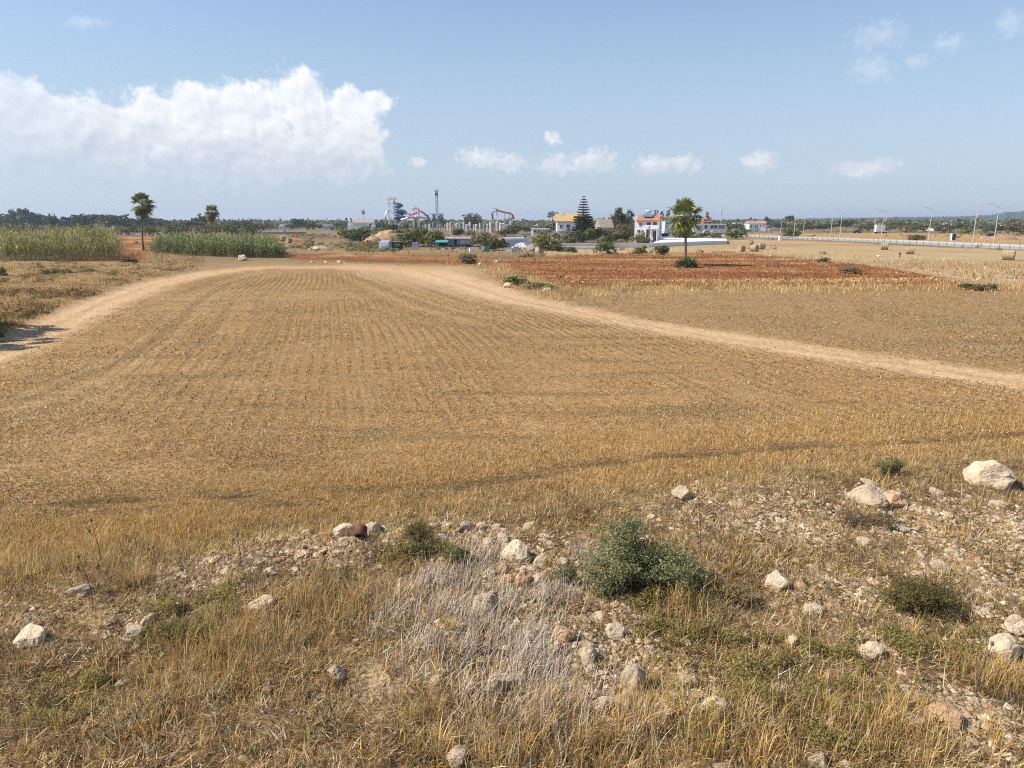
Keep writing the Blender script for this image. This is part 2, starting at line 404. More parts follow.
def lerp3(c, m, d): return c + (np.asarray(d)[None, :] - c) * m[:, None]
def ground_color(x, y, m):
    n = len(x)
    A = fbm(x * .06, y * .06, 61, 4); B = fbm(x * .35, y * .35, 62, 4); Cc = fbm(x * .012, y * .03, 63, 4); D = fbm(x * .9, y * .9, 64, 3)
    c = np.zeros((n, 3)); c[:] = (.365, .213, .088)                     # stubble field
    c = lerp3(c, .35 * sstep(-.1, .5, A), (.47, .30, .145)); c = lerp3(c, .30 * sstep(.05, .5, -A), (.31, .18, .075))
    c = lerp3(c, .34 * sstep(.1, .5, B), (.28, .20, .10)); c = lerp3(c, .3 * sstep(.1, .55, -B), (.46, .30, .15))
    c = lerp3(c, .3 * sstep(.15, .5, D), (.5, .37, .21)); c = lerp3(c, .3 * sstep(.15, .5, -D), (.27, .17, .085))
    fbr = fbm(x * .10 + 7, y * .75, 66, 5)
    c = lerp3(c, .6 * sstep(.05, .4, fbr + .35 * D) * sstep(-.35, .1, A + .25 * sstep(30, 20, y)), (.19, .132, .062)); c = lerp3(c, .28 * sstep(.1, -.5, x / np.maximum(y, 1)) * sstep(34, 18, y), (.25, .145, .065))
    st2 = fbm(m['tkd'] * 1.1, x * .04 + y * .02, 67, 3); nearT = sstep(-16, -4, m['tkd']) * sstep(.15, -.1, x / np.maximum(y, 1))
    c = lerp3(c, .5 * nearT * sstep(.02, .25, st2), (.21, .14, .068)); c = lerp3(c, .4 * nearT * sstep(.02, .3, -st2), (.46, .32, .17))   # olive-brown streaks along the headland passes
    far = sstep(75, 115, np.hypot(x, y))
    rough = np.zeros((n, 3)); rough[:] = (.24, .165, .085)
    rough = lerp3(rough, .55 * sstep(.0, .4, Cc), (.38, .27, .14)); rough = lerp3(rough, .7 * sstep(.0, .35, -Cc), (.14, .12, .06))
    rough = lerp3(rough, .4 * sstep(.1, .4, A), (.31, .16, .085)); rough = lerp3(rough, .4 * sstep(.0, .5, B), (.22, .17, .09))
    c = c + (rough - c) * far[:, None]
    f2 = np.zeros((n, 3)); f2[:] = (.33, .20, .09)
    f2 = lerp3(f2, .4 * sstep(0, .5, A), (.29, .20, .10)); f2 = lerp3(f2, .35 * sstep(0, .5, D), (.42, .3, .17)); f2 = lerp3(f2, .4 * sstep(.1, .4, fbr), (.26, .2, .1))
    c = c + (f2 - c) * m['field2'][:, None]
    v = np.zeros((n, 3)); v[:] = (.30, .185, .08)
    v = lerp3(v, .5 * sstep(0, .4, B), (.22, .16, .09)); v = lerp3(v, .5 * sstep(0, .4, -B), (.38, .27, .13))
    c = c + (v - c) * m['verge'][:, None]
    s = np.zeros((n, 3)); s[:] = (.43, .30, .155)
    sb = fbm(x * .008, y * .09, 73, 3); s = lerp3(s, .7 * sstep(.05, .35, sb), (.47, .36, .21)); s = lerp3(s, .7 * sstep(.05, .35, -sb), (.36, .215, .10))
    s = lerp3(s, .5 * sstep(0, .4, Cc), (.50, .38, .23)); s = lerp3(s, .4 * sstep(0, .5, -Cc), (.40, .265, .13))
    c = c + (s - c) * m['straw'][:, None]
    o = np.zeros((n, 3)); o[:] = (.42, .27, .12)
    o = lerp3(o, .5 * sstep(0, .4, Cc), (.46, .33, .15)); o = lerp3(o, .5 * sstep(0, .4, -A), (.36, .17, .085))
    c = c + (o - c) * m['orange'][:, None]
    r = np.zeros((n, 3)); r[:] = (.285, .106, .037)
    st = fbm(x * .012, y * .17, 71, 4)
    r = lerp3(r, .9 * sstep(.03, .25, st), (.45, .28, .12)); r = lerp3(r, .5 * sstep(.1, .35, -st), (.17, .066, .027)); s2 = fbm(x * .02, y * .55, 74, 3); r = lerp3(r, .6 * sstep(.05, .3, s2), (.15, .058, .024)); r = lerp3(r, .5 * sstep(.1, .3, -s2), (.38, .21, .09)); r = lerp3(r, .4 * sstep(0, .4, B), (.19, .075, .033)); r = lerp3(r, .35 * sstep(.1, .5, -B), (.34, .14, .068))
    c = c + (r - c) * m['red'][:, None]
    hc = np.zeros((n, 3)); hc[:] = (.50, .345, .19)
    c = c + (hc - c) * (m['head'] * .65)[:, None]
    t = np.zeros((n, 3)); t[:] = (.57, .375, .21)
    t = lerp3(t, .4 * sstep(0, .4, B), (.56, .40, .24)); t = lerp3(t, .5 * sstep(0, .5, D) , (.46, .29, .15))
    tw = np.exp(-((m['tkc'] - .85) / .26) ** 2)
    t = lerp3(t, .55 * tw, (.60, .41, .23)); t = lerp3(t, .5 * sstep(.35, .1, m['tkc']), (.40, .26, .125)); t = lerp3(t, .35 * sstep(0, .35, fbm(x * 2, y * 2, 68, 2)), (.40, .255, .125))
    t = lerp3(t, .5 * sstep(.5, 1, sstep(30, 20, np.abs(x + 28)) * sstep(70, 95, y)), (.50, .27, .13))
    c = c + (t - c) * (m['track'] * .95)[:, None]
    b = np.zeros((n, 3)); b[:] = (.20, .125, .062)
    b = lerp3(b, .6 * sstep(0, .4, B), (.42, .29, .165)); b = lerp3(b, .65 * sstep(0, .35, -D), (.13, .078, .036)); b = lerp3(b, .4 * sstep(0, .5, D), (.48, .36, .23))  # dark noise patches put the shaded pockets of the grass into the soil colour
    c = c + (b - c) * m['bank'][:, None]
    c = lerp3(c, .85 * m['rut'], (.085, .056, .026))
    return np.clip(c, 0, 1)

def build_ground():
    az = np.concatenate([np.arange(-180, -42, 2.0), np.arange(-42, 42.01, .15), np.arange(44, 180.01, 2.0)])
    az[-1] = 180.0
    r = [.3, 1.0, 2.0, 3.0, 4.0, 5.0]
    while r[-1] < 4500:
        q = r[-1]; r.append(q + min(max(q * q / 4446 * 1.4, .035), .05 * q))
    r = np.array(r); A, R = np.meshgrid(np.radians(az), r)
    x = (R * np.sin(A)).ravel(); y = (R * np.cos(A)).ravel()
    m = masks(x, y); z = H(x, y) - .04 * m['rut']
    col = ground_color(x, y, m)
    na, nr = len(az), len(r)
    i = np.arange(nr - 1)[:, None] * na + np.arange(na - 1)[None, :]
    q = np.stack([i, i + 1, i + na + 1, i + na], -1).reshape(-1, 4)[:, ::-1]
    rr = np.hypot(x, y)
    field = (1 - m['bank']) * (1 - m['track'] * .6) * (1 - m['red']) * (1 - m['verge']) * sstep(100, 75, rr)
    amp = field * (.3 + 1.1 * sstep(-.15, .35, fbm(x * .06, y * .06, 81, 3))) * (1 - .6 * m['field2']) * sstep(16, 27, rr) * sstep(-.75, -.45, x / np.maximum(y, 1))
    u = rowcoord(x, y)
    fine = np.clip(1.0 - .45 * m['track'], 0, 1)
    V = np.stack([x, y, z], 1)
    cx = x[q].mean(1); cy = y[q].mean(1)
    fm = {k: v[q].mean(1) for k, v in m.items()}
    zone = np.zeros(len(q), int)
    dist = np.hypot(cx, cy)
    zone[(dist < 78)] = 1
    zone[(fm['verge'] > .5)] = 0
    zone[(fm['field2'] > .5)] = 2
    zone[(fm['straw'] > .5)] = 5
    zone[(fm['orange'] > .5)] = 6
    zone[(fm['red'] > .5)] = 4
    zone[(fm['track'] > .5) & (dist < 125)] = 3
    zone[(fm['bank'] > .5)] = 0
    names = {0: ('ground', 'rough stony ground with dry grass and scrub around the fields', 'ground'),
             1: ('stubble_field', 'golden brown stubble field with curving plant rows inside the dirt track', 'field'),
             2: ('stubble_field', 'darker brown stubble field beyond the track on the right', 'field'),
             3: ('dirt_track', 'pale sandy farm track looping round the stubble field', 'track'),
             4: ('ploughed_field', 'red ploughed soil with straw rows behind the lone fan palm', 'field'),
             5: ('straw_field', 'pale mown straw field with round bales beside the road', 'field'),
             6: ('grassland', 'orange dry grassland on the far side of the lamp lined road', 'field')}
    for k, (nm, lb, ct) in names.items():
        f = q[zone == k]; used, inv = np.unique(f.ravel(), return_inverse=True)
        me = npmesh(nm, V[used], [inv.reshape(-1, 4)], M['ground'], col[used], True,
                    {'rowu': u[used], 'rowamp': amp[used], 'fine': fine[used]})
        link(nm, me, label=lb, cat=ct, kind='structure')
build_ground()

# ------------------------------------------------------------------ blades and leaves
def blades(base, h, w, az, lean, curl, col, waz=None, tipcol=1.0):
    """tapered bent strips; returns V, faces, C"""
    n = len(base)
    d = np.stack([np.cos(az), np.sin(az), np.zeros(n)], 1)
    waz = az + np.pi / 2 + rng.normal(0, .6, n) if waz is None else waz
    s = np.stack([np.cos(waz), np.sin(waz), np.zeros(n)], 1) * (w / 2)[:, None]
    up = np.array([0, 0, 1.0])
    l1 = lean; l2 = np.minimum(lean + curl, 1.75)
    m = base + (np.sin(l1) * h * .55)[:, None] * d + (np.cos(l1) * h * .55)[:, None] * up
    t = m + (np.sin(l2) * h * .45)[:, None] * d + (np.cos(l2) * h * .45)[:, None] * up
    V = np.stack([base - s, base + s, m + s * .7, m - s * .7, t], 1).reshape(-1, 3)
    o = np.arange(n)[:, None] * 5
    f4 = o + np.array([[0, 1, 2, 3]]); f3 = o + np.array([[3, 2, 4]])
    C = np.repeat(col, 5, 0)
    return V, [f4, f3], C
def spikes(base, h, w, az, lean, col):
    n = len(base)
    waz = rng.uniform(0, 2 * np.pi, n)
    s = np.stack([np.cos(waz), np.sin(waz), np.zeros(n)], 1) * (w / 2)[:, None]
    t = base + np.stack([np.cos(az) * np.sin(lean) * h, np.sin(az) * np.sin(lean) * h, np.cos(lean) * h], 1)
    V = np.stack([base - s, base + s, t], 1).reshape(-1, 3)
    return V, [np.arange(n)[:, None] * 3 + np.array([[0, 1, 2]])], np.repeat(col, 3, 0)
def joinm(parts):
    Vs, Cs, F = [], [], {}
    b = 0
    for V, fs, C in parts:
        for f in fs: F.setdefault(f.shape[1], []).append(f + b)
        Vs.append(V); Cs.append(C); b += len(V)
    return np.concatenate(Vs), [np.concatenate(v) for v in F.values()], np.concatenate(Cs)
def pick(pal, n, jit=.15):
    pal = np.asarray(pal); c = pal[rng.integers(0, len(pal), n)]
    return np.clip(c * (1 + rng.normal(0, jit, (n, 1))) * (1 + rng.normal(0, .04, (n, 3))), .005, .9)
def leaves(cen, nrm, size, col, asp=.6):
    """diamond leaves facing nrm with random twist"""
    n = len(cen)
    nrm = nrm / (np.linalg.norm(nrm, axis=1, keepdims=True) + 1e-9)
    a = rng.normal(size=(n, 3)); a -= (a * nrm).sum(1, keepdims=True) * nrm; a /= np.linalg.norm(a, axis=1, keepdims=True) + 1e-9
    b = np.cross(nrm, a)
    s = np.asarray(size)[:, None]
    V = np.stack([cen - a * s, cen + b * s * asp, cen + a * s, cen - b * s * asp], 1).reshape(-1, 3)
    return V, [np.arange(n)[:, None] * 4 + np.array([[0, 1, 2, 3]])], np.repeat(col, 4, 0)

GOLD = [(.63, .395, .135), (.54, .32, .10), (.69, .47, .20), (.42, .26, .08), (.60, .42, .17), (.80, .59, .31)]
PALE = [(.72, .56, .36), (.64, .47, .28), (.80, .65, .46), (.55, .39, .22)]
GREY = [(.52, .43, .33), (.62, .53, .43), (.38, .30, .22), (.55, .46, .37), (.68, .59, .48)]
OLIVE = [(.15, .17, .055), (.20, .20, .065), (.11, .135, .05), (.25, .22, .08)]
BROWN = [(.25, .145, .06), (.32, .19, .08), (.18, .105, .045), (.27, .19, .08)]

def bank_points(n, dens=None, rmax=24):
    """uniform on the ground over the bank, in the wedge ahead of the camera"""
    out = []
    tot = 0
    while tot < n:
        k = n
        a = rng.uniform(-.86, .86, k); r = np.sqrt(rng.uniform(4.6 ** 2, rmax ** 2, k))
        x = r * np.sin(a); y = r * np.cos(a)
        keep = rng.uniform(size=k) < sstep(-1.0, .6, bank_s(x, y)) * np.clip(11.0 / r, .35, 1.2)
        if dens is not None: keep &= rng.uniform(size=k) < dens(x, y)
        out.append(np.stack([x[keep], y[keep]], 1)); tot += keep.sum()
    p = np.concatenate(out)[:n]
    return np.column_stack([p, H(p[:, 0], p[:, 1])])
def blob(cx, cy, rad):
    """smooth blob mask centred at a pixel of the photo, radius in metres"""
    p = gv(cx, cy)
    return lambda x, y: np.exp(-(((x - p.x) ** 2 + (y - p.y) ** 2) / rad ** 2))
def blobs(L):
    fs = [blob(*q) for q in L]
    def f(x, y):
        s = 0
        for g in fs: s = np.maximum(s, g(x, y))
        return s
    return f
RUB = blobs([(600, 610, .8), (540, 640, .7), (650, 660, .6), (575, 700, .6), (210, 572, .8), (270, 556, .9), (330, 545, .9), (385, 535, .7), (480, 535, .9), (520, 560, 1.0), (560, 600, .9), (500, 615, .9), (560, 650, 1.0),
             (610, 640, .7), (620, 690, .7), (690, 690, .6), (720, 510, 1.3), (800, 520, 1.5), (900, 520, 1.6), (990, 520, 1.4), (840, 590, .8), (960, 570, 1.0),
             (950, 715, .7), (1000, 640, .6), (30, 620, .5), (140, 625, .5), (880, 645, .4)])
GREYB = blobs([(450, 600, .75), (490, 620, .8), (520, 660, .7), (540, 600, .5), (470, 560, .5), (590, 560, .35), (440, 660, .5), (560, 690, .6), (600, 725, .5), (490, 710, .5), (400, 620, .5), (530, 730, .5)])
GREENB = blobs([(720, 650, .6), (780, 670, .7), (840, 660, .7), (900, 640, .5), (700, 600, .35), (165, 625, .5), (200, 610, .5), (425, 545, .45), (400, 560, .4), (860, 700, .6), (960, 640, .5), (80, 700, .5), (740, 690, .5), (640, 600, .5), (680, 640, .5), (800, 720, .6), (720, 720, .5)])
GOLDB = blobs([(230, 660, .9), (650, 690, .35), (740, 730, .6), (560, 740, .6), (470, 745, .5), (880, 740, .6), (330, 600, .6), (60, 560, 1.2), (640, 740, .5), (690, 610, .4), (720, 740, .4), (1000, 690, .4)])
LITB = blobs([(690, 700, .45), (60, 690, .5), (150, 730, .6), (210, 690, .5), (450, 710, .5), (330, 740, .5), (640, 730, .4), (700, 660, .35), (830, 560, .5), (770, 560, .5)])

def dry_grass():
    parts = []
    # tufts: blades splayed from a common root, each tuft with its own tone
    def tufts(nt_, per, h0, h1, w0, w1, spread, pal, dens, tone=(.55, 1.3), l0=.05, l1=.8):
        c = bank_points(nt_, dens); k = rng.integers(int(per * .5), int(per * 1.6), nt_)
        idx = np.repeat(np.arange(nt_), k); n = len(idx)
        sz = rng.uniform(.6, 1.35, nt_)[idx]
        off = rng.normal(0, spread, (n, 2)) * sz[:, None]; p = c[idx].copy(); p[:, :2] += off
        az = np.arctan2(off[:, 1], off[:, 0]) + rng.normal(0, .6, n)
        tn = rng.uniform(*tone, nt_)[idx]; basec = pick(pal, nt_, .12)[idx]
        col = np.clip((basec * .65 + pick(pal, n, .2) * .35) * tn[:, None] * (1 + rng.normal(0, .16, (n, 1))), .005, .9)
        g = GOLDB(p[:, 0], p[:, 1])
        return blades(p, rng.uniform(h0, h1, n) * sz * (1 + .7 * g), rng.uniform(w0, w1, n), az, rng.uniform(l0, l1, n), rng.uniform(.1, 1.0, n), col)
    dn = lambda x, y: np.clip(.22 + 1.1 * sstep(-.1, .4, fbm(x * .9, y * .9, 91, 3)) + .6 * GOLDB(x, y), 0, 1) * (1 - .8 * RUB(x, y)) * (1 - .5 * GREYB(x, y))
    parts.append(tufts(6200, 16, .05, .19, .006, .012, .05, GOLD + PALE[:2] + [(.36, .29, .10), (.46, .40, .30), (.36, .30, .22), (.30, .25, .10)], dn, (.32, 1.3)))
    parts.append(tufts(4200, 14, .04, .14, .006, .013, .05, BROWN + [(.26, .22, .08), (.20, .18, .06), (.36, .30, .20)], lambda x, y: np.clip(.25 + sstep(-.1, .3, fbm(x * .7, y * .7, 97, 4)), 0, 1) * (1 - .5 * RUB(x, y)), (.6, 1.2), .1, 1.1))
    parts.append(tufts(260, 26, .18, .36, .006, .011, .06, GOLD, lambda x, y: np.clip(.06 + GOLDB(x, y), 0, 1), (.75, 1.25), .02, .55))
    # loose fine grass between
    n = 42000
    p = bank_points(n, dn)
    x, y = p[:, 0], p[:, 1]
    parts.append(blades(p, rng.uniform(.05, .16, n), rng.uniform(.005, .010, n), rng.uniform(0, 6.28, n), np.abs(rng.normal(.45, .35, n)), rng.uniform(.2, 1.0, n), pick(GOLD + BROWN[:2] + GREY[2:4], n, .28)))
    # flattened litter
    n = 46000
    p = bank_points(n, lambda x, y: np.clip(.25 + .9 * LITB(x, y) + .5 * sstep(0, .4, fbm(x * .7, y * .7, 94, 3)), 0, 1))
    p[:, 2] += rng.uniform(.0, .05, n)
    x, y = p[:, 0], p[:, 1]
    flow = 2 * np.pi * pnoise(x * .5, y * .5, 95)
    parts.append(blades(p, rng.uniform(.05, .24, n), rng.uniform(.006, .016, n), flow + rng.normal(0, 1.0, n), rng.uniform(.8, 1.5, n), rng.uniform(-.5, .4, n),
                        pick(PALE + GOLD + BROWN, n, .25)))
    # tall straw stems
    n = 7000
    p = bank_points(n, lambda x, y: np.clip(.10 + 1.0 * GOLDB(x, y), 0, 1))
    parts.append(blades(p, rng.uniform(.25, .6, n), rng.uniform(.006, .009, n), rng.uniform(0, 6.28, n), np.abs(rng.normal(.2, .18, n)), rng.uniform(0, .5, n), pick(GOLD, n, .15)))
    # brown weeds low
    n = 40000
    p = bank_points(n, lambda x, y: sstep(-.15, .3, fbm(x * .7, y * .7, 97, 4)))
    parts.append(blades(p, rng.uniform(.04, .16, n), rng.uniform(.005, .012, n), rng.uniform(0, 6.28, n), np.abs(rng.normal(.5, .4, n)), rng.uniform(0, 1, n), pick(BROWN + GREY[2:3], n, .25)))
    # transition to the field: even golden grass beyond the rubble line
    n = 60000
    px = rng.uniform(-30, 1054, n * 2); edge = np.interp(px, [0, 200, 380, 480, 700, 880, 1024], [572, 541, 512, 500, 476, 459, 447])
    py = edge + rng.normal(0, 1, n * 2) * 20 - 22
    gx, gy, gz = gnd(px, py); kk = masks(gx, gy)['rut'] < rng.uniform(0, .5, n * 2); gx, gy, gz = gx[kk][:n], gy[kk][:n], gz[kk][:n]; p = np.stack([gx, gy, gz], 1)
    pat = .75 + .5 * sstep(-.3, .4, fbm(gx * .5, gy * .5, 98, 3))
    parts.append(blades(p, rng.uniform(.07, .2, n) * pat, rng.uniform(.006, .013, n), rng.uniform(0, 6.28, n), np.abs(rng.normal(.3, .25, n)), rng.uniform(0, .8, n), pick(GOLD, n, .18)))
    V, Fs, C = joinm(parts)
    link('dry_grass', npmesh('dry_grass', V, Fs, M['grass'], C), label='golden dry grass and flattened straw covering the stony bank in front', cat='grass', kind='stuff')
    # grey dead stems
    n = 3800
    p = bank_points(n, lambda x, y: np.clip(1.0 * GREYB(x, y) - .08, 0, 1) * (.25 + sstep(-.2, .35, fbm(x * 1.6, y * 1.6, 131, 2))))
    g = blades(p, rng.uniform(.14, .46, n), rng.uniform(.008, .014, n), rng.normal(.6, .9, n), np.abs(rng.normal(.42, .32, n)), rng.uniform(-.3, .8, n), pick(GREY + PALE[:1], n, .2))
    link('dead_stems', npmesh('dead_stems', g[0], g[1], M['grass'], g[2]), label='grey lilac dead weed stems standing among the rubble at front centre', cat='dry weeds', kind='stuff')
    # green herbs
    n = 44000
    p = bank_points(n, lambda x, y: np.clip(GREENB(x, y) * (.25 + sstep(-.05, .35, fbm(x * 2.2, y * 2.2, 99, 2))) - .1, 0, 1) * .8)
    p[:, 2] += rng.uniform(.0, .16, n) * (.4 + sstep(-.1, .4, fbm(p[:, 0] * 2.2, p[:, 1] * 2.2, 99, 2)))
    nr = rng.normal(size=(n, 3)); nr[:, 2] = np.abs(nr[:, 2]) + .6
    g = leaves(p, nr, rng.uniform(.010, .022, n), pick([(.30, .255, .08), (.36, .30, .10), (.24, .215, .065), (.40, .32, .13), (.27, .21, .09)], n, .2), .5)
    link('green_herbs', npmesh('green_herbs', g[0], g[1], M['shrub'], g[2]), label='low olive green herbs creeping through the dry grass at front right', cat='weeds', kind='stuff')
dry_grass()

def stubble():
    parts = []
    n = 340000
    px = rng.uniform(-40, 1064, n); t = rng.uniform(0, 1, n) ** 1.0; py = 266 + t * 285
    gx, gy = g0(px, py)
    u = rowcoord(gx, gy); off = (np.round(u / .54 - .75) + .75) * .54 - u
    # snap to the crest between the furrows
    sn = off * .95 * sstep(15, 28, np.hypot(gx, gy)) * sstep(-.75, -.45, gx / gy) + rng.normal(0, .085, n)
    gx = gx + sn * math.cos(ROWA); gy = gy + sn * math.sin(ROWA)
    m = masks(gx, gy)
    keep = (m['bank'] < .6) & (m['track'] * rng.uniform(.35, 1.5, n) < .45) & (m['red'] < .3) & (m['verge'] < .3) & (rng.uniform(size=n) > .9 * m['rut']) & (m['head'] * .8 < rng.uniform(size=n)) & (np.hypot(gx, gy) < 95) \
        & (rng.uniform(size=n) < .25 + .9 * sstep(-.35, .25, fbm(gx * .22, gy * .22, 101, 4)))
    gx, gy = gx[keep], gy[keep]; n = len(gx); f2 = m['field2'][keep]
    z = H(gx, gy); r = np.hypot(gx, gy)
    p = np.stack([gx, gy, z], 1)
    h = rng.uniform(.05, .15, n) * np.clip(r / 30, .7, 1.6); w = rng.uniform(.012, .026, n) * np.clip(r / 18, .8, 3.0)
    col = pick([(.57, .375, .165), (.46, .285, .115), (.72, .51, .26), (.25, .15, .06), (.86, .67, .41), (.17, .10, .042), (.15, .09, .04)], n, .25)
    A = fbm(gx * .09 + 7, gy * .5, 66, 4)
    col = col * (1 - .35 * sstep(.05, .4, A) - .12 * f2)[:, None]
    stand = rng.uniform(size=n) < .22
    lean = np.where(stand, np.abs(rng.normal(.4, .25, n)), rng.uniform(1.05, 1.5, n)); h = np.where(stand, np.minimum(h, .075), h)
    p[:, 2] += .012
    parts.append(spikes(p, h, w, rng.uniform(0, 6.28, n), lean, col))
    V, Fs, C = joinm(parts)
    link('stubble', npmesh('stubble', V, Fs, M['grass'], C), label='short cut straw stubble standing in rows across the field', cat='stubble', kind='stuff')
stubble()

def verge_grass():
    parts = []
    def scatter(P, n, h0, h1, pal, wk=1.0, thin=0.0, seed=111, fs=.3):
        xs = [q[0] for q in P]; ys = [q[1] for q in P]
        px = rng.uniform(min(xs), max(xs), n * 3); py = rng.uniform(min(ys), max(ys), n * 3)
        k = sdf(P, px, py) > rng.normal(0, 1, len(px)) * 2.0 + 1.0; px, py = px[k][:n], py[k][:n]
        gx, gy, gz = gnd(px, py)
        keep = rng.uniform(size=len(gx)) > thin * sstep(.15, -.25, fbm(gx * fs, gy * fs, seed, 3))
        trk = pline(TRKP, TRKW, gx, gy); keep &= (trk < rng.uniform(-.8, .3, len(gx)))
        gx, gy, gz = gx[keep], gy[keep], gz[keep]; m = len(gx)
        r = np.hypot(gx, gy)
        pat = .5 + 1.0 * sstep(-.3, .4, fbm(gx * fs * 1.4, gy * fs * 1.4, seed + 3, 3))
        col = pick(pal, m, .2) * (.8 + .35 * sstep(-.3, .3, fbm(gx * fs, gy * fs, seed + 5, 3)))[:, None]
        parts.append(spikes(np.stack([gx, gy, gz - .02], 1), rng.uniform(h0, h1, m) * pat, rng.uniform(.012, .022, m) * np.clip(r / 26, 1, 4) * wk, rng.uniform(0, 6.28, m), np.abs(rng.normal(.25, .25, m)), col))
    scatter([(-40, 263), (100, 262), (205, 264), (196, 271), (150, 281), (98, 299), (50, 319), (-40, 352)], 26000, .10, .36, GOLD + GOLD + BROWN + [(.28, .23, .09)], thin=.9)
    # strips round the red field
    scatter([(486, 268), (500, 263), (545, 282), (572, 290), (640, 286), (800, 286), (1064, 282), (1064, 292), (800, 293), (640, 295), (560, 301), (512, 294)], 16000, .2, .6, GOLD + PALE, thin=.8)
    scatter([(474, 262), (500, 261), (540, 279), (575, 288), (640, 287), (640, 296), (560, 299), (522, 291), (495, 279)], 9000, .2, .55, GOLD + PALE + [(.40, .33, .12)], thin=.5)
    scatter([(600, 282), (800, 281), (960, 284), (960, 290), (800, 291), (600, 291)], 5000, .2, .6, GOLD + [(.36, .30, .10), (.30, .27, .09)], thin=.8)
    scatter([(300, 254), (500, 258), (486, 268), (300, 262)], 3000, .15, .45, GOLD + BROWN, thin=.9)
    scatter([(480, 249), (620, 248), (740, 247), (800, 254), (800, 259), (730, 254), (620, 255), (480, 258)], 5000, .2, .6, GOLD + PALE, thin=.7)
    scatter([(780, 254), (1064, 264), (1064, 284), (960, 280), (880, 267), (780, 259)], 9000, .2, .55, GOLD + PALE + BROWN, thin=.9)
    scatter([(280, 240), (540, 244), (540, 256), (280, 256)], 6000, .2, .7, GOLD + BROWN + [(.2, .17, .08)], thin=.9)
    scatter([(790, 234), (1064, 238), (1064, 247), (920, 243), (790, 238)], 6000, .3, .9, GOLD + OLIVE[3:] + [(.5, .3, .12)], thin=.9)
    scatter([(520, 258), (730, 254), (880, 267), (955, 283), (800, 286), (575, 288)], 2600, .1, .35, GOLD + PALE, thin=.9)
    scatter([(130, 252), (205, 256), (205, 265), (130, 263)], 3000, .2, .6, GOLD + BROWN, thin=.6)
    V, Fs, C = joinm(parts)
    link('verge_grass', npmesh('verge_grass', V, Fs, M['grass'], C), label='taller dry grass fringing the track and the red ploughed field', cat='grass', kind='stuff')
verge_grass()

def clods():
    n = 15000
    px = rng.uniform(480, 965, n); py = rng.uniform(251, 291, n)
    gx, gy = g0(px, py); k = sdf(RED, gx, gy) > .3; gx, gy = gx[k], gy[k]; n = len(gx)
    st = fbm(gx * .012, gy * .17, 71, 4)
    z = H(gx, gy)
    s = rng.uniform(.05, .16, n)
    nr = rng.normal(size=(n, 3)); nr[:, 2] = np.abs(nr[:, 2]) + .3
    soil = pick([(.27, .115, .044), (.33, .15, .06), (.18, .072, .03)], n, .2); straw = pick(PALE + GOLD, n, .15)
    col = np.where((rng.uniform(size=n) < .04 + .6 * sstep(.05, .3, st))[:, None], straw, soil)
    # four-sided lumps
    a = rng.uniform(0, 6.28, n); V = []
    for j in range(4):
        t = a + j * np.pi / 2
        V.append(np.stack([gx + np.cos(t) * s, gy + np.sin(t) * s, z - .03], 1))
    V.append(np.stack([gx + rng.normal(0, .03, n), gy + rng.normal(0, .03, n), z + s * rng.uniform(.5, 1.1, n)], 1))
    V = np.stack(V, 1).reshape(-1, 3)
    o = np.arange(n)[:, None] * 5
    Fs = [np.concatenate([o + np.array([[j, (j + 1) % 4, 4]]) for j in range(4)])]
    link('soil_clods', npmesh('soil_clods', V, Fs, M['grass'], np.repeat(col, 5, 0)), label='loose red soil clods and straw scraps lying on the ploughed field', cat='soil', kind='stuff')
clods()

def scrub():
    n = 5200
    px = rng.uniform(-60, 1090, n * 3); py = rng.uniform(231, 257, n * 3)
    gx, gy = g0(px, py); m = masks(gx, gy)
    dens = sstep(-.1, .35, fbm(px * .02, py * .12, 161, 3)) * (1 - .97 * m['straw']) * (1 - .95 * m['red']) * (1 - .75 * m['orange']) * (1 - m['track']) * (1 - m['verge'])
    dens = dens * (1 - .9 * sstep(700, 760, px) * sstep(236, 239, py)) * sstep(60, 100, gy)
    k = rng.uniform(size=n * 3) < dens; gx, gy = gx[k][:n], gy[k][:n]; n = len(gx)
    s = rng.uniform(.25, .9, n); q = 26
    tone = pick([(.15, .14, .06), (.20, .16, .07), (.13, .14, .055), (.28, .21, .10), (.34, .25, .13), (.22, .21, .075)], n, .2)
    c = np.repeat(np.stack([gx, gy, H(gx, gy)], 1), q, 0); ss = np.repeat(s, q)
    o = rng.normal(size=(n * q, 3)); o[:, 2] = np.abs(o[:, 2]) * .7
    c = c + o * (ss * .55)[:, None]
    g = leaves(c, o + np.array([0, 0, .4]), ss * rng.uniform(.18, .4, n * q), np.repeat(tone, q, 0) * rng.uniform(.75, 1.25, (n * q, 1)), .6)
    link('scrub', npmesh('scrub', g[0], g[1], M['shrub'], g[2]), label='low brown and olive scrub dotted over the waste ground before the buildings', cat='scrub', kind='stuff')
scrub()
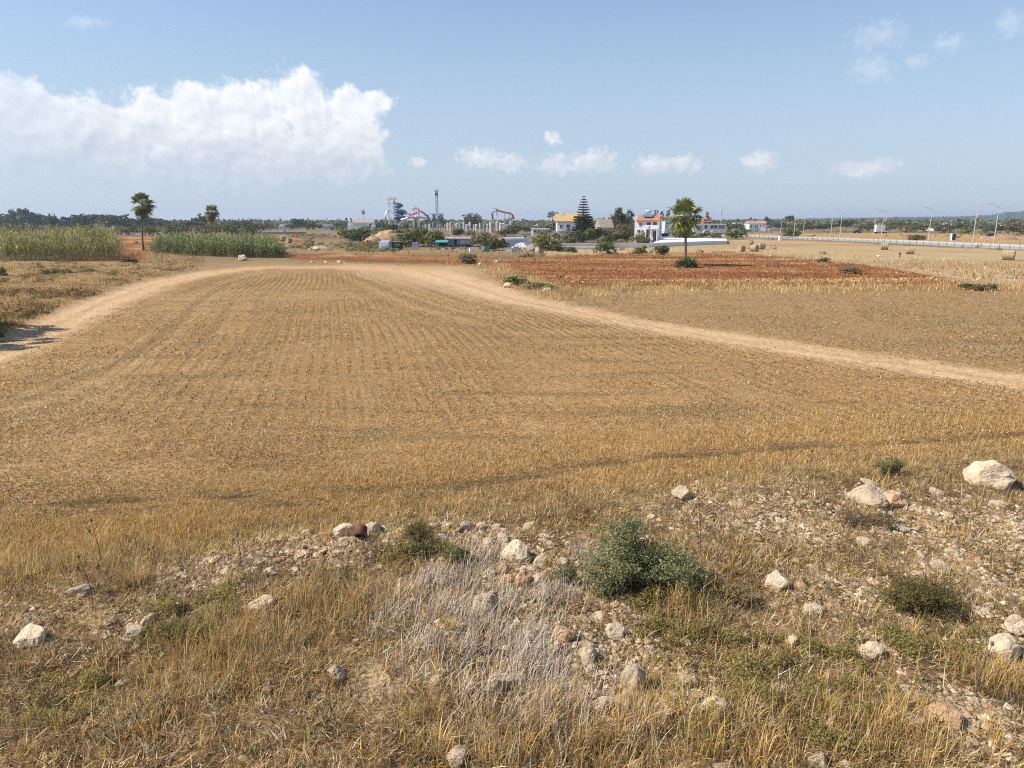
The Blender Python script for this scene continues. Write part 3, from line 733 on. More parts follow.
def verge_scrub():
    n = 700; px = rng.uniform(-40, 205, n * 4); py = rng.uniform(261, 345, n * 4); gx, gy, gz = gnd(px, py)
    k = (sdf(VERGE, gx, gy) > .6) & (rng.uniform(size=n * 4) < sstep(-.15, .3, fbm(gx * .15, gy * .15, 171, 3))); gx, gy, gz = gx[k][:n], gy[k][:n], gz[k][:n]; n = len(gx)
    s = rng.uniform(.15, .5, n); q = 40; tone = pick([(.20, .13, .06), (.26, .17, .08), (.15, .13, .06), (.17, .11, .06), (.30, .21, .10)], n, .2)
    o = rng.normal(size=(n * q, 3)); o[:, 2] = np.abs(o[:, 2]) * .7; ss = np.repeat(s, q)
    g = leaves(np.repeat(np.stack([gx, gy, gz], 1), q, 0) + o * (ss * .6)[:, None], o + np.array([0, 0, .4]), ss * rng.uniform(.1, .25, n * q), np.repeat(tone, q, 0) * rng.uniform(.7, 1.3, (n * q, 1)), .5)
    link('verge_scrub', npmesh('verge_scrub', g[0], g[1], M['shrub'], g[2]), label='low brown weeds scattered through the grass verge on the left', cat='scrub', kind='stuff')
verge_scrub()

# ------------------------------------------------------------------ rocks
import bmesh
def rock_mesh(name, seed, mat, sub=3, sq=(1, 1, .62), cut=5):
    r = random.Random(seed)
    bm = bmesh.new(); bmesh.ops.create_icosphere(bm, subdivisions=sub, radius=.5)
    planes = []
    for _ in range(cut):
        d = Vector((r.gauss(0, 1), r.gauss(0, 1), r.gauss(0, .8))).normalized(); planes.append((d, r.uniform(.26, .42)))
    from mathutils import noise as mn
    o = Vector((r.uniform(0, 99), r.uniform(0, 99), r.uniform(0, 99)))
    for v in bm.verts:
        p = v.co.copy()
        for d, k in planes:
            t = p.dot(d)
            if t > k: p -= d * (t - k) * .92
        p *= 1 + .22 * mn.noise(p * 3 + o) + .10 * mn.noise(p * 7 + o) + (.05 * mn.noise(p * 16 + o) if sub > 3 else 0)
        v.co = Vector((p.x * sq[0], p.y * sq[1], p.z * sq[2]))
    me = bpy.data.meshes.new(name); bm.to_mesh(me); bm.free()
    me.polygons.foreach_set('use_smooth', [False] * len(me.polygons)); me.materials.append(mat); return me

BIG = [  # px, py(base), width px, height/width, label, material
    (995, 486, 48, .58, 'largest smooth pale boulder at the top right edge of the stony bank', 'rock', .3),
    (871, 507, 44, .60, 'orange tinged boulder with a flat sloping face, left of the largest boulder', 'rock', 1.9),
    (895, 507, 30, .55, 'crumbly pitted block leaning on the right of the orange tinged boulder', 'rock_o', 4.0),
    (27, 646, 36, .62, 'pale angular rock at the left edge beside a dark hollow in the grass', 'rock', 2.2),
    (134, 641, 22, .75, 'lower of two rounded stones touching each other on the left of the bank', 'rock', .8),
    (147, 627, 18, .85, 'upper of two rounded stones touching each other on the left of the bank', 'rock', 3.1),
    (336, 680, 22, .7, 'round cream stone alone in the gold grass left of the grey stems', 'rock', 1.0),
    (1004, 660, 34, .9, 'blocky white stone standing upright at the right edge of the frame', 'rock', .2),
    (1018, 632, 26, .7, 'flat pale stone behind the blocky upright one at the right edge', 'rock', 1.4),
    (875, 658, 28, .5, 'flat cream stone lying among the green herbs on the right', 'rock', .4),
    (781, 590, 30, .7, 'pale split stone right of the green shrub in the open grass', 'rock', 2.7),
    (816, 615, 26, .5, 'low dusty stone just below and right of the pale split stone', 'rock', 3.4),
    (948, 724, 36, .5, 'broad peach coloured flat stone near the bottom right corner', 'rock_o', .6),
    (916, 728, 26, .5, 'grey white stone beside the broad peach coloured one at bottom right', 'rock', 2.1),
    (718, 720, 34, .65, 'cream boulder half sunk in straw at bottom centre right', 'rock', 1.2),
    (634, 690, 26, 1.1, 'upright pitted stone over a dark hollow at bottom centre', 'rock', 2.5),
    (605, 716, 26, .8, 'grey faced stone left of the dark hollow at bottom centre', 'rock', .9),
    (625, 708, 22, .55, 'small orange slab wedged below the upright pitted stone', 'rock_o', 3.9),
    (690, 688, 22, .9, 'wedge shaped stone at the head of the flattened straw', 'rock', 1.7),
    (484, 610, 28, .75, 'cream boulder below the orange stone pile in front of the shrub', 'rock', .1),
    (517, 562, 30, .75, 'large pale stone topping the little pile left of the green shrub', 'rock', 2.0),
    (503, 574, 16, .8, 'rust orange pebble on the left of the little stone pile', 'rock_o', .5),
    (509, 585, 16, .8, 'tan stone under the rust orange pebble in the little pile', 'rock_o', 3.0),
    (523, 586, 19, .85, 'split tan stone at the bottom middle of the little pile', 'rock_o', 1.1),
    (536, 584, 17, .7, 'pale stone at the right foot of the little pile', 'rock', 2.9),
    (541, 566, 16, .8, 'grey stone at the right shoulder of the little pile', 'rock', .7),
    (564, 643, 24, .8, 'pinkish cream stone at the left of the central rubble patch', 'rock_o', 2.3),
    (588, 665, 24, .9, 'tall pale stone in the middle of the central rubble patch', 'rock', 1.5),
    (615, 640, 22, .9, 'pale egg shaped stone on top of the central rubble patch', 'rock', 3.3),
    (501, 690, 26, .8, 'white stone showing through the grey stems at centre', 'rock', .45),
    (258, 607, 26, .35, 'flat white slab in the grass on the left of centre', 'rock', .15),
    (75, 597, 26, .45, 'white ragged stone under a dead stalk on the left', 'rock', .9),
    (683, 498, 22, .6, 'pale low boulder on the crest of the bank behind the green shrub', 'rock', 1.35),
    (372, 533, 20, .6, 'white stone just right of the rusty pot', 'rock', 2.65),
    (343, 538, 22, .75, 'white stone touching the left of the rusty pot', 'rock', .55),
    (941, 573, 20, .7, 'cream stone on the right flank of the dark brown shrub', 'rock', 1.85),
    (822, 768, 24, .7, 'round cream stone at the very bottom right of centre', 'rock', .95),
    (458, 764, 30, .6, 'cream stone cut by the bottom edge left of centre', 'rock', 2.05),
]
for i, (px, py, w, hr, lb, mt, rz) in enumerate(BIG):
    p = gv(px, py); s = w * mpp(p.y) * (.95 if i < 3 else 1.0)
    if i < 3: hr *= 1.08
    me = rock_mesh('boulder', 100 + i, M[mt], 4, (1, .85, 1), 6)
    o = link('boulder', me, label=lb, cat='rock'); o.scale = (s, s, s * hr * 1.15); o.location = (p.x, p.y + s * .2, p.z + s * hr * .22)
    o.rotation_euler = (random.uniform(-.15, .15), random.uniform(-.15, .15), rz)

RM = [rock_mesh('rubble_stone', 300 + k, M['rock'], 3, (1, .8, .7), 6) for k in range(9)] + [rock_mesh('rubble_stone', 340 + k, M['rock_o'], 3, (1, .8, .7), 6) for k in range(2)]
def rubble():
    zones = [('band', 'small limestone rubble in the pale band behind the rusty pot and its left', 'rubble stones of the pale band by the rusty pot', 66, [(175, 572, 36, 9), (235, 560, 40, 10), (300, 550, 40, 10), (355, 540, 34, 9), (260, 575, 30, 7)], 4, 12),
             ('mid', 'small limestone rubble between the grey stems and the green shrub', 'rubble stones round the little pile and shrub', 118, [(460, 532, 40, 9), (520, 545, 36, 14), (505, 590, 45, 22), (560, 640, 50, 25), (600, 670, 45, 28), (640, 700, 50, 20), (560, 700, 60, 25)], 5, 16),
             ('right', 'small limestone rubble scattered on the right half of the bank', 'rubble stones on the right half of the bank', 74, [(740, 515, 60, 22), (830, 525, 60, 25), (930, 520, 60, 20), (960, 560, 50, 25), (860, 575, 60, 25), (780, 620, 60, 25), (940, 710, 60, 30), (860, 740, 70, 20), (740, 700, 50, 30), (990, 600, 30, 30)], 4, 17),
             ('left', 'small limestone rubble half hidden in the gold grass on the left', 'rubble stones in the gold grass on the left', 40, [(60, 625, 60, 22), (160, 625, 60, 20), (280, 640, 60, 30), (330, 690, 70, 30), (120, 700, 80, 30), (430, 740, 60, 20)], 4, 14)]
    for _, lb, gp, n, spots, a, b in zones:
        n = int(n * 1.0)
        for k in range(n):
            cx, cy, sx, sy = spots[rng.integers(len(spots))]
            px = cx + rng.normal() * sx * .8; py = min(775, cy + rng.normal() * sy * .8)
            if px > 1060 or px < -30: px = cx
            p = gv(px, py); w = (a + (b - a) * rng.uniform() ** 1.4) * 1.25 * mpp(p.y)
            o = link('rubble_stone', RM[rng.integers(len(RM))], label=lb, cat='stone', group=gp)
            o.location = (p.x, p.y, p.z + w * .05); o.scale = (w, w * rng.uniform(.8, 1.2), w * rng.uniform(.45, .9)); o.rotation_euler = (rng.normal() * .25, rng.normal() * .25, rng.uniform(0, 6.28))
    # loose pebbles and chips, beyond counting
    n = 24000
    p = bank_points(n, lambda x, y: np.clip(RUB(x, y) * 1.1 - .1, .02, 1))
    s = .012 + .06 * rng.uniform(0, 1, n) ** 2.4
    V = []; a = rng.uniform(0, 6.28, n)
    for j in range(5):
        t = a + j * 2 * np.pi / 5; q = rng.uniform(.7, 1.2, n)
        V.append(np.stack([p[:, 0] + np.cos(t) * s * q, p[:, 1] + np.sin(t) * s * q, p[:, 2] - .004 + s * rng.uniform(0, .3, n)], 1))
    V.append(np.stack([p[:, 0] + rng.normal(0, .3, n) * s, p[:, 1] + rng.normal(0, .3, n) * s, p[:, 2] + s * rng.uniform(.4, .9, n)], 1))
    V = np.stack(V, 1).reshape(-1, 3); o_ = np.arange(n)[:, None] * 6
    Fs = [np.concatenate([o_ + np.array([[j, (j + 1) % 5, 5]]) for j in range(5)])]
    col = pick([(.64, .49, .33), (.52, .38, .24), (.74, .59, .42), (.50, .34, .20), (.40, .30, .19)], n, .2)
    link('pebbles', npmesh('pebbles', V, Fs, M['grass'], np.repeat(col, 6, 0)), label='loose pale limestone chips strewn through the grass of the bank', cat='pebbles', kind='stuff')
rubble()

# rusty pot lying on the rubble
def rusty_pot():
    p = gv(360, 541); r = empty('rusty_pot', p, math.radians(35), label='rusty brown metal pot tipped over on the pale rubble', cat='pot')
    s = 13 * mpp(p.y)
    prof = [(.42, 0), (.5, .1), (.5, .55), (.44, .75), (.30, .86), (.0, .9)]
    mb = MB(); n = 18; vs = []; fs = []
    for (q, z) in prof[:-1]:
        for k in range(n): vs.append((q * s * math.cos(2 * math.pi * k / n), q * s * math.sin(2 * math.pi * k / n), z * s))
    inner = [(.38, .02), (.44, .12), (.44, .5)]
    for i in range(len(prof) - 2):
        for k in range(n): fs.append((i * n + k, i * n + (k + 1) % n, (i + 1) * n + (k + 1) % n, (i + 1) * n + k))
    fs.append(tuple((len(prof) - 2) * n + k for k in range(n)))
    mb.add(vs, fs); o = mb.build('pot_body', M['rust'], r, True)
    rim = MB(); rim.tube([(.44 * s * math.cos(t), .44 * s * math.sin(t), .0) for t in np.linspace(0, 2 * math.pi, 19)], .035 * s, 6, False); rim.build('rim', M['rust'], r, True)
    r.rotation_euler = (math.radians(-48), math.radians(-6), math.radians(-10))
    MB().add([(.40 * s * math.cos(2 * math.pi * k / 16), .40 * s * math.sin(2 * math.pi * k / 16), .06 * s) for k in range(16)], [tuple(range(16))[::-1]]).build('hollow', M['dark'], r); r.location.z += .10  # near-black disc stands in for the shade inside the pot
rusty_pot()

# ------------------------------------------------------------------ shrubs of the bank
def shrub(name, label, px, py, w, h, lobes, n, pal, leaf, stemcol=(.14, .10, .07), droop=.2, cat='shrub', tall=False):
    """w,h in metres; lobes: (dx, dy, dz, r) in units of w"""
    p = gv(px, py); root = empty(name, p, label=label, cat=cat)
    cs = []; ns = []
    tw = sum(l[3] ** 2 for l in lobes)
    twigs = MB()
    for (dx, dy, dz, r) in lobes:
        k = int(n * r * r / tw)
        # clumps of leaves on twig ends
        m = max(6, k // 26)
        d = rng.normal(size=(m, 3)); d /= np.linalg.norm(d, axis=1, keepdims=True)
        d[:, 2] = np.where(d[:, 2] < -.35, -d[:, 2], d[:, 2])
        rad = r * rng.uniform(.25, 1.3, m) ** .7
        c = np.array([dx, dy, dz]) + d * rad[:, None]
        ii = rng.integers(0, m, k)
        q = c[ii] + rng.normal(0, r * .13, (k, 3)) * np.array([1, 1, 1.2])
        cs.append(q); ns.append(d[ii] * .6 + rng.normal(0, .75, (k, 3)) + np.array([0, 0, .45]))
        for j in range(min(m, 26)):
            e = c[j] * np.array([w, w, h]); b = Vector((dx * w * .35 + rng.normal() * .03, dy * w * .35 + rng.normal() * .03, -.02))
            twigs.tube([b, b.lerp(Vector(e), .5) + Vector((rng.normal() * .03, rng.normal() * .03, .04)), Vector(e)], [.008, .006, .002], 4)
    c = np.concatenate(cs) * np.array([w, w, h]); nr = np.concatenate(ns)
    c[:, 2] = np.maximum(c[:, 2], .01)
    col = pick(pal, len(c), .22)
    g = leaves(c, nr, rng.uniform(.6, 1.3, len(c)) * leaf, col, .42)
    link('leaves', npmesh('leaves', g[0], g[1], M['shrub'], g[2]), root)
    twigs.build('stems', M['bark'], root)
    return root
SAGE = [(.25, .275, .125), (.21, .235, .10), (.31, .325, .165), (.16, .185, .08), (.36, .355, .19), (.29, .24, .11)]
shrub('green_shrub', 'large grey green twin domed shrub in the middle of the stony bank', 645, 592, 1.9, 1.25,
      [(-.24, .0, .36, .24), (-.18, .10, .62, .20), (-.34, -.03, .22, .17), (.22, -.02, .34, .24), (.08, .03, .30, .18), (.36, -.04, .20, .14), (-.05, .05, .48, .15), (-.16, .05, .80, .12)], 13500, SAGE, .023)
shrub('thorny_shrub', 'dark olive brown thorny cushion shrub at the right of the bank', 918, 612, 1.15, .62,
      [(-.1, 0, .42, .34), (.16, -.02, .42, .30), (-.28, 0, .28, .2), (.3, .02, .3, .2)], 8000, [(.16, .125, .045), (.21, .16, .06), (.12, .10, .035), (.26, .19, .085), (.15, .14, .045)], .017)
shrub('green_bush', 'small fresh green bush behind the stones left of the largest boulder', 890, 476, .75, .5, [(0, 0, .45, .36), (.25, 0, .3, .24), (-.25, 0, .3, .2)], 2000, [(.2, .19, .07), (.25, .23, .09), (.15, .15, .055), (.28, .22, .1)], .024)
shrub('green_bush', 'straggly green bush right of the rusty pot', 425, 556, .9, .42, [(-.22, .1, .4, .26), (.15, 0, .34, .26), (.36, -.05, .28, .2), (-.02, -.1, .25, .22)], 2800, [(.24, .215, .09), (.29, .25, .11), (.19, .175, .07), (.30, .23, .10)], .020)
shrub('green_bush', 'low bright green tuft left of the little stone pile', 455, 562, .6, .36, [(0, 0, .4, .34), (.25, 0, .3, .22)], 1700, [(.24, .235, .09), (.29, .27, .12), (.18, .18, .07)], .018)
shrub('green_bush', 'grey green seedling between the little stone pile and the large shrub', 566, 586, .42, .42, [(0, 0, .45, .36), (.1, 0, .75, .2)], 1100, SAGE, .018)
shrub('green_bush', 'low spreading green weed bush on the left of the bank', 178, 640, 1.0, .36, [(-.25, 0, .35, .26), (.1, .04, .4, .28), (.36, .02, .3, .18)], 3600, [(.23, .205, .08), (.28, .24, .1), (.18, .165, .065)], .016)
shrub('green_bush', 'grey green tuft at the front foot of the large shrub', 604, 598, .5, .34, [(0, 0, .4, .36)], 1200, SAGE, .018)
shrub('brown_bush', 'dry brown bush at the right foot of the large green shrub', 735, 602, .75, .38, [(-.15, 0, .38, .3), (.2, 0, .32, .28)], 2000, [(.34, .23, .11), (.42, .30, .15), (.27, .19, .08), (.32, .26, .11)], .015)
shrub('brown_bush', 'dark brown bush with thin twigs behind the straggly green one', 418, 545, .7, .5, [(0, 0, .42, .34)], 2400, [(.16, .12, .05), (.2, .15, .07), (.15, .15, .05)], .017)
shrub('brown_bush', 'dead grey brown bush in the shade below the orange tinged boulder', 868, 524, 1.3, .25, [(-.2, 0, .4, .28), (.2, 0, .4, .28)], 2600, [(.20, .14, .09), (.26, .19, .12), (.15, .11, .07)], .018)

# stiff dead stalks and thistles
def stalk(px, py, top, label, lean=0):
    p = gv(px, py); hh = (py - top) * mpp(p.y) * 1.04
    root = empty('dead_stalk', p, label=label, cat='stalk')
    st = MB(); pts = [Vector((lean * t * t * hh, .02 * math.sin(5 * t), hh * t)) for t in np.linspace(0, 1, 6)]
    st.tube(pts, [.008, .007, .006, .006, .005, .004], 5)
    for k in range(3):
        t = .45 + .17 * k; b = pts[0].lerp(pts[-1], t); s = (-1) ** k
        st.tube([b, b + Vector((s * .05, .01, .05)), b + Vector((s * .08, .0, .12))], [.005, .004, .003], 4)
    st.build('stem', M['wood'], root)
    hd = MB()
    for e in (pts[-1], pts[0].lerp(pts[-1], .62) + Vector((-.08, 0, .12))):
        hd.tube([e + Vector((0, 0, -.015)), e, e + Vector((0, 0, .03)), e + Vector((0, 0, .045))], [.006, .022, .02, .006], 7)
    hd.build('seed_head', M['wood'], root)
stalk(101, 566, 519, 'taller of two dark dead stalks on the left edge of the bank', -.05)
stalk(93, 606, 555, 'bent dead stalk nearest the left edge, below the tallest one', -.12)
stalk(156, 570, 547, 'short dead thistle standing at the left end of the pale rubble band', .02)
stalk(241, 567, 533, 'thistle stalk standing in the middle of the pale rubble band', .0)
stalk(369, 640, 600, 'dark stalk standing left of the grey lilac stems', .02)
stalk(808, 492, 451, 'thin dead stalk on the crest right of the low boulder', -.02)
stalk(935, 500, 455, 'thin forked stalk between the two big boulders', .08)
stalk(566, 512, 482, 'short thin stalk on the crest left of the large shrub', .04)
stalk(700, 560, 490, 'tall bare stalk rising behind the right half of the large shrub', -.1)
stalk(776, 712, 660, 'straw coloured stalk among the herbs at bottom right', .06)
stalk(975, 700, 640, 'thin stalk leaning at the right edge beside the blocky stone', .1)

# ------------------------------------------------------------------ reeds
def reeds(name, label, front, back, n, h0, h1, pal, w):
    """stand of giant cane between two pixel lines of the ground"""
    t = np.clip(rng.uniform(0, 1, n) + rng.normal(0, .02, n), -.03, 1.03); u = rng.uniform(0, 1, n) ** 1.4
    fx = np.interp(t, np.linspace(0, 1, len(front)), [q[0] for q in front]); fy = np.interp(t, np.linspace(0, 1, len(front)), [q[1] for q in front])
    ax, ay = g0(fx, fy); bx_ = np.interp(t, np.linspace(0, 1, len(back)), [q[0] for q in back]); by_ = np.interp(t, np.linspace(0, 1, len(back)), [q[1] for q in back])
    bx, by = g0(bx_, by_)
    x = ax + (bx - ax) * u + rng.normal(0, .35, n); y = ay + (by - ay) * u + rng.normal(0, .35, n) + 2.2 * fbm(x * .25, x * 0 + 3.3, 125, 3)
    z = H(x, y)
    ht = rng.uniform(h0, h1, n) * (1 + .6 * fbm(x * .33, y * .33, 121, 3) + .35 * fbm(x * .1, y * .1, 122, 2)) * (.82 + .18 * sstep(0, .08, u))
    ht *= np.minimum(1, .55 + .45 * sstep(0, .05, t)) * np.minimum(1, .6 + .4 * sstep(1, .95, t))
    az = rng.uniform(0, 6.28, n); ln = np.abs(rng.normal(.11, .12, n))
    tone = ((.62 + .75 * sstep(-.35, .35, fbm(x * .5, y * .5, 123, 3))) * rng.uniform(.75, 1.3, n))[:, None]
    base = np.stack([x, y, z - .05], 1)
    parts = [spikes(base, ht, np.full(n, .05 * w), az, ln, pick([(.30, .26, .12), (.25, .22, .1), (.34, .28, .16)], n, .15))]
    for k in range(9):
        f = rng.uniform(.30, 1.0, n)
        d = np.stack([np.cos(az) * np.sin(ln), np.sin(az) * np.sin(ln), np.cos(ln)], 1)
        b = base + d * (ht * f)[:, None]
        L = rng.uniform(.4, 1.0, n) * (1.15 - .3 * f)
        c = pick(pal, n, .2) * tone
        parts.append(blades(b, L, np.full(n, .11 * w), rng.uniform(0, 6.28, n), rng.uniform(.3, .9, n), rng.uniform(.6, 1.5, n), c))
    m = rng.uniform(size=n) < .22
    parts.append(blades((base + np.stack([np.cos(az) * np.sin(ln), np.sin(az) * np.sin(ln), np.cos(ln)], 1) * (ht * .96)[:, None])[m], rng.uniform(.4, .6, m.sum()), np.full(m.sum(), .12 * w),
                        az[m], rng.uniform(.1, .4, m.sum()), rng.uniform(.1, .5, m.sum()), pick([(.44, .38, .24), (.36, .31, .2)], m.sum(), .1)))
    V, Fs, C = joinm(parts)
    link(name, npmesh(name, V, Fs, M['shrub'], C), label=label, cat='reeds', kind='stuff')
reeds('reed_bed', 'tall yellow green giant cane thicket at the left edge behind the rough verge', [(-130, 263), (0, 262), (60, 262), (118, 261)], [(-130, 249), (0, 248), (70, 248), (120, 248)], 4600, 3.0, 4.5,
      [(.30, .29, .085), (.36, .335, .11), (.22, .225, .07), (.43, .39, .17), (.32, .26, .12)], .85)
reeds('reed_bed', 'green giant cane hedge right of the taller fan palm, beside the bend of the track', [(152, 254), (200, 256.5), (240, 258), (281, 258)], [(156, 248), (205, 250), (250, 251), (281, 252)], 4000, 2.0, 3.4,
      [(.23, .265, .09), (.31, .335, .13), (.155, .19, .06), (.38, .38, .18)], .9)

# ------------------------------------------------------------------ trees
def crown_mesh(name, kind, seed, n, leaf, pal):
    """unit crown: about 1 wide, 1 tall, base at z = 0 (trunk space included)"""
    r = np.random.default_rng(seed)
    if kind == 'round': lob = [(r.normal(0, .16), r.normal(0, .16), r.uniform(.42, .74), r.uniform(.17, .28)) for _ in range(9)]
    elif kind == 'umbrella': lob = [(r.uniform(-.36, .36), r.uniform(-.3, .3), r.uniform(.70, .86), r.uniform(.12, .2)) for _ in range(12)]
    elif kind == 'bush': lob = [(r.uniform(-.3, .3), r.uniform(-.3, .3), r.uniform(.2, .7), r.uniform(.2, .32)) for _ in range(10)]
    elif kind == 'cypress': lob = [(r.normal(0, .05), r.normal(0, .05), z, .30 * (1.05 - z) + .12) for z in np.linspace(.12, .93, 9)]
    else: lob = [(r.normal(0, .22), r.normal(0, .22), r.uniform(.30, .88), r.uniform(.10, .2)) for _ in range(13)]
    vol = np.array([l[3] ** 2 for l in lob]); vol /= vol.sum()
    cs, ns, bs = [], [], []
    for l, v in zip(lob, vol):
        k = int(n * v); m = max(5, k // 9)
        d = r.normal(size=(m, 3)); d /= np.linalg.norm(d, axis=1, keepdims=True)
        sq = .55 if kind == 'umbrella' else .9
        c = np.array(l[:3]) + d * l[3] * np.array([1, 1, sq]) * (r.uniform(.3, 1.1, m) ** .5)[:, None]
        ii = r.integers(0, m, k)
        cs.append(c[ii] + r.normal(0, .028, (k, 3))); ns.append(d[ii] + r.normal(0, .5, (k, 3)) + np.array([0, 0, .25]))
        bs.append(r.uniform(.75, 1.25, m)[ii])
    c = np.concatenate(cs); nr = np.concatenate(ns); b = np.concatenate(bs)
    c[:, 2] = np.clip(c[:, 2], .0, 1.02)
    pal = np.asarray(pal); col = np.clip(pal[r.integers(0, len(pal), len(c))] * b[:, None] * (1 + r.normal(0, .12, (len(c), 1))), .005, .9)
    global rng
    keep = rng; rng = r
    g = leaves(c, nr, r.uniform(.6, 1.3, len(c)) * leaf, col, .7); rng = keep
    return npmesh(name, g[0], g[1], M['leaf'], g[2])
def trunk_mesh(name, kind, seed):
    r = random.Random(seed); mb = MB(); top = .72 if kind == 'umbrella' else .6
    w = .03
    mb.tube([(0, 0, -.03), (r.uniform(-.02, .02), 0, top * .5), (r.uniform(-.04, .04), 0, top)], [w * 1.3, w, w * .6], 7)
    for k in range(5):
        a = r.uniform(0, 6.28); z = top * r.uniform(.45, .85)
        mb.tube([(0, 0, z), (math.cos(a) * .12, math.sin(a) * .12, z + .1), (math.cos(a) * .25, math.sin(a) * .25, z + .16)], [w * .6, w * .4, w * .2], 5)
    me = bpy.data.meshes.new(name); me.from_pydata(mb.v, [], mb.f); me.materials.append(M['bark']); return me
DKG = [(.10, .115, .045), (.13, .145, .055), (.08, .092, .038), (.165, .16, .065)]
MIDG = [(.16, .175, .05), (.20, .21, .06), (.12, .135, .04), (.23, .22, .08)]
YELG = [(.24, .25, .075), (.29, .29, .10), (.18, .20, .06), (.22, .20, .08)]
OLV = [(.19, .175, .08), (.24, .21, .10), (.14, .135, .06), (.28, .24, .12)]
BLUG = [(.075, .10, .06), (.09, .12, .065), (.06, .08, .045)]
CR = {}
def crown(kind, pal, var, n=1000, leaf=.045):
    key = (kind, pal, var, n)
    if key not in CR: CR[key] = (crown_mesh('crown', kind, hash(kind) % 1 + 31 * var + len(kind) + 7 * len(pal), n, leaf, globals()[pal]), trunk_mesh('trunk', kind, var))
    return CR[key]
def tree(name, label, px, ytop, ybase, wpx, kind, pal, var=0, group=None, n=1000, leaf=.045, Y=None, trunk=True, cat='tree'):
    x, y = g0(px, ybase); x, y = float(x), float(y)
    if Y: y = Y; x = float(xat(px, ybase, Y))
    h = float(zat(ytop, y)) * 1.04; w = wpx * mpp(y) * (1.32 if kind != 'cypress' else 1.15)
    root = empty(name, (x, y, 0), random.uniform(0, 6.28), label=label, cat=cat, group=group)
    c, t = crown(kind, pal, var, n, leaf)
    ch = link('crown', c, root); ch.scale = (w, w, h)
    if trunk:
        th = link('trunk', t, root); k = min(w, h * .6); th.scale = (k, k, h)
    return root

for k in range(26):
    px = -20 + 275 * (k + random.random()) / 26
    tree('bush_tree', 'mid green bush in front of the dark wood on the far left', px, random.uniform(222.5, 227), random.uniform(233.5, 236.5), random.uniform(9, 16), 'bush', random.choice(['MIDG', 'OLV', 'MIDG']), k % 4, 'mid green bushes before the far left wood', n=1000, cat='bush')
# nearer bushes and trees of the middle distance
NB = dict(n=2600, leaf=.035)
tree('bush_tree', 'dark rounded bush at the left end of the pale earth mound', 345, 226, 240.5, 16, 'bush', 'MIDG', 1, **NB, cat='bush')
tree('bush_tree', 'bright green bush in front of the white hall with end towers', 361, 225, 240, 19, 'bush', 'MIDG', 2, **NB, cat='bush')
tree('bush_tree', 'darkest low bush in front of the white hall, nearest the track', 357, 231, 242.5, 13, 'bush', 'DKG', 3, **NB, cat='bush')
tree('bush_tree', 'broad olive green tree left of the blue shed, left of its twin', 411, 227.5, 246.5, 28, 'bush', 'MIDG', 4, **NB)
tree('bush_tree', 'broad olive green tree touching the left end of the blue shed', 435, 228, 247, 25, 'bush', 'MIDG', 5, **NB)
tree('bush_tree', 'brownish green tree rising at the right end of the blue shed roof', 482, 232, 249, 21, 'round', 'OLV', 6, **NB)
tree('bush_tree', 'dark spreading bush behind the green skip', 495, 238, 250.5, 22, 'bush', 'DKG', 7, **NB, cat='bush')
tree('bush_tree', 'pale yellow green bushy tree in front of the ochre roofed house', 549, 231.5, 250.5, 24, 'bush', 'YELG', 8, **NB)
tree('bush_tree', 'low brownish bush at the right foot of the pale yellow green tree', 560, 243, 251.5, 14, 'bush', 'OLV', 9, **NB, cat='bush')
tree('bush_tree', 'round dark bush second right of the pale yellow green tree', 570, 245, 252.5, 11, 'bush', 'MIDG', 10, **NB, cat='bush')
tree('bush_tree', 'spiky green bush standing before the long white wall, largest there', 604, 240, 254, 15, 'bush', 'MIDG', 11, **NB, cat='bush')
tree('bush_tree', 'small green bush before the white wall, middle of the three', 641, 243.5, 254, 11, 'bush', 'MIDG', 12, **NB, cat='bush')
tree('bush_tree', 'small round green bush before the white wall, nearest the lone palm', 662, 244, 255, 14, 'bush', 'MIDG', 13, **NB, cat='bush')
tree('bush_tree', 'brown round bush left of the green roofed kiosk', 513, 223, 236, 15, 'bush', 'OLV', 14, **NB, cat='bush')
tree('bush_tree', 'bright yellow green bushy tree beside the lamp lined road', 792, 226, 238, 19, 'bush', 'YELG', 15, **NB)
tree('bush_tree', 'yellowish reed clump beside the road left of the round bales', 732, 228.5, 239, 20, 'bush', 'YELG', 16, **NB, cat='bush')
tree('bush_tree', 'dark round bush in the orange grass beyond the road', 915.5, 233.5, 241, 16, 'bush', 'MIDG', 17, **NB, cat='bush')
tree('bush_tree', 'flat dark dead bush on the mound at the foot of the taller left palm', 129, 258, 263.5, 13, 'bush', 'BLUG', 18, **NB, trunk=False, cat='bush')
tree('bush_tree', 'grey green low shrub on the verge left of the track, upper one', 53, 267, 276, 22, 'bush', 'OLV', 19, **NB, trunk=False, cat='bush')
tree('bush_tree', 'brown low shrub on the verge right of the grey green one', 88, 268, 273.5, 16, 'bush', 'OLV', 20, **NB, trunk=False, cat='bush')
tree('bush_tree', 'dark low bush cut by the left frame edge beside the shaded track', -6, 312, 341, 16, 'bush', 'MIDG', 23, **NB, trunk=False, cat='bush')
tree('bush_tree', 'dark tall weed bush at the left frame edge on the verge', 1, 266, 279, 10, 'bush', 'OLV', 21, **NB, trunk=False, cat='bush')
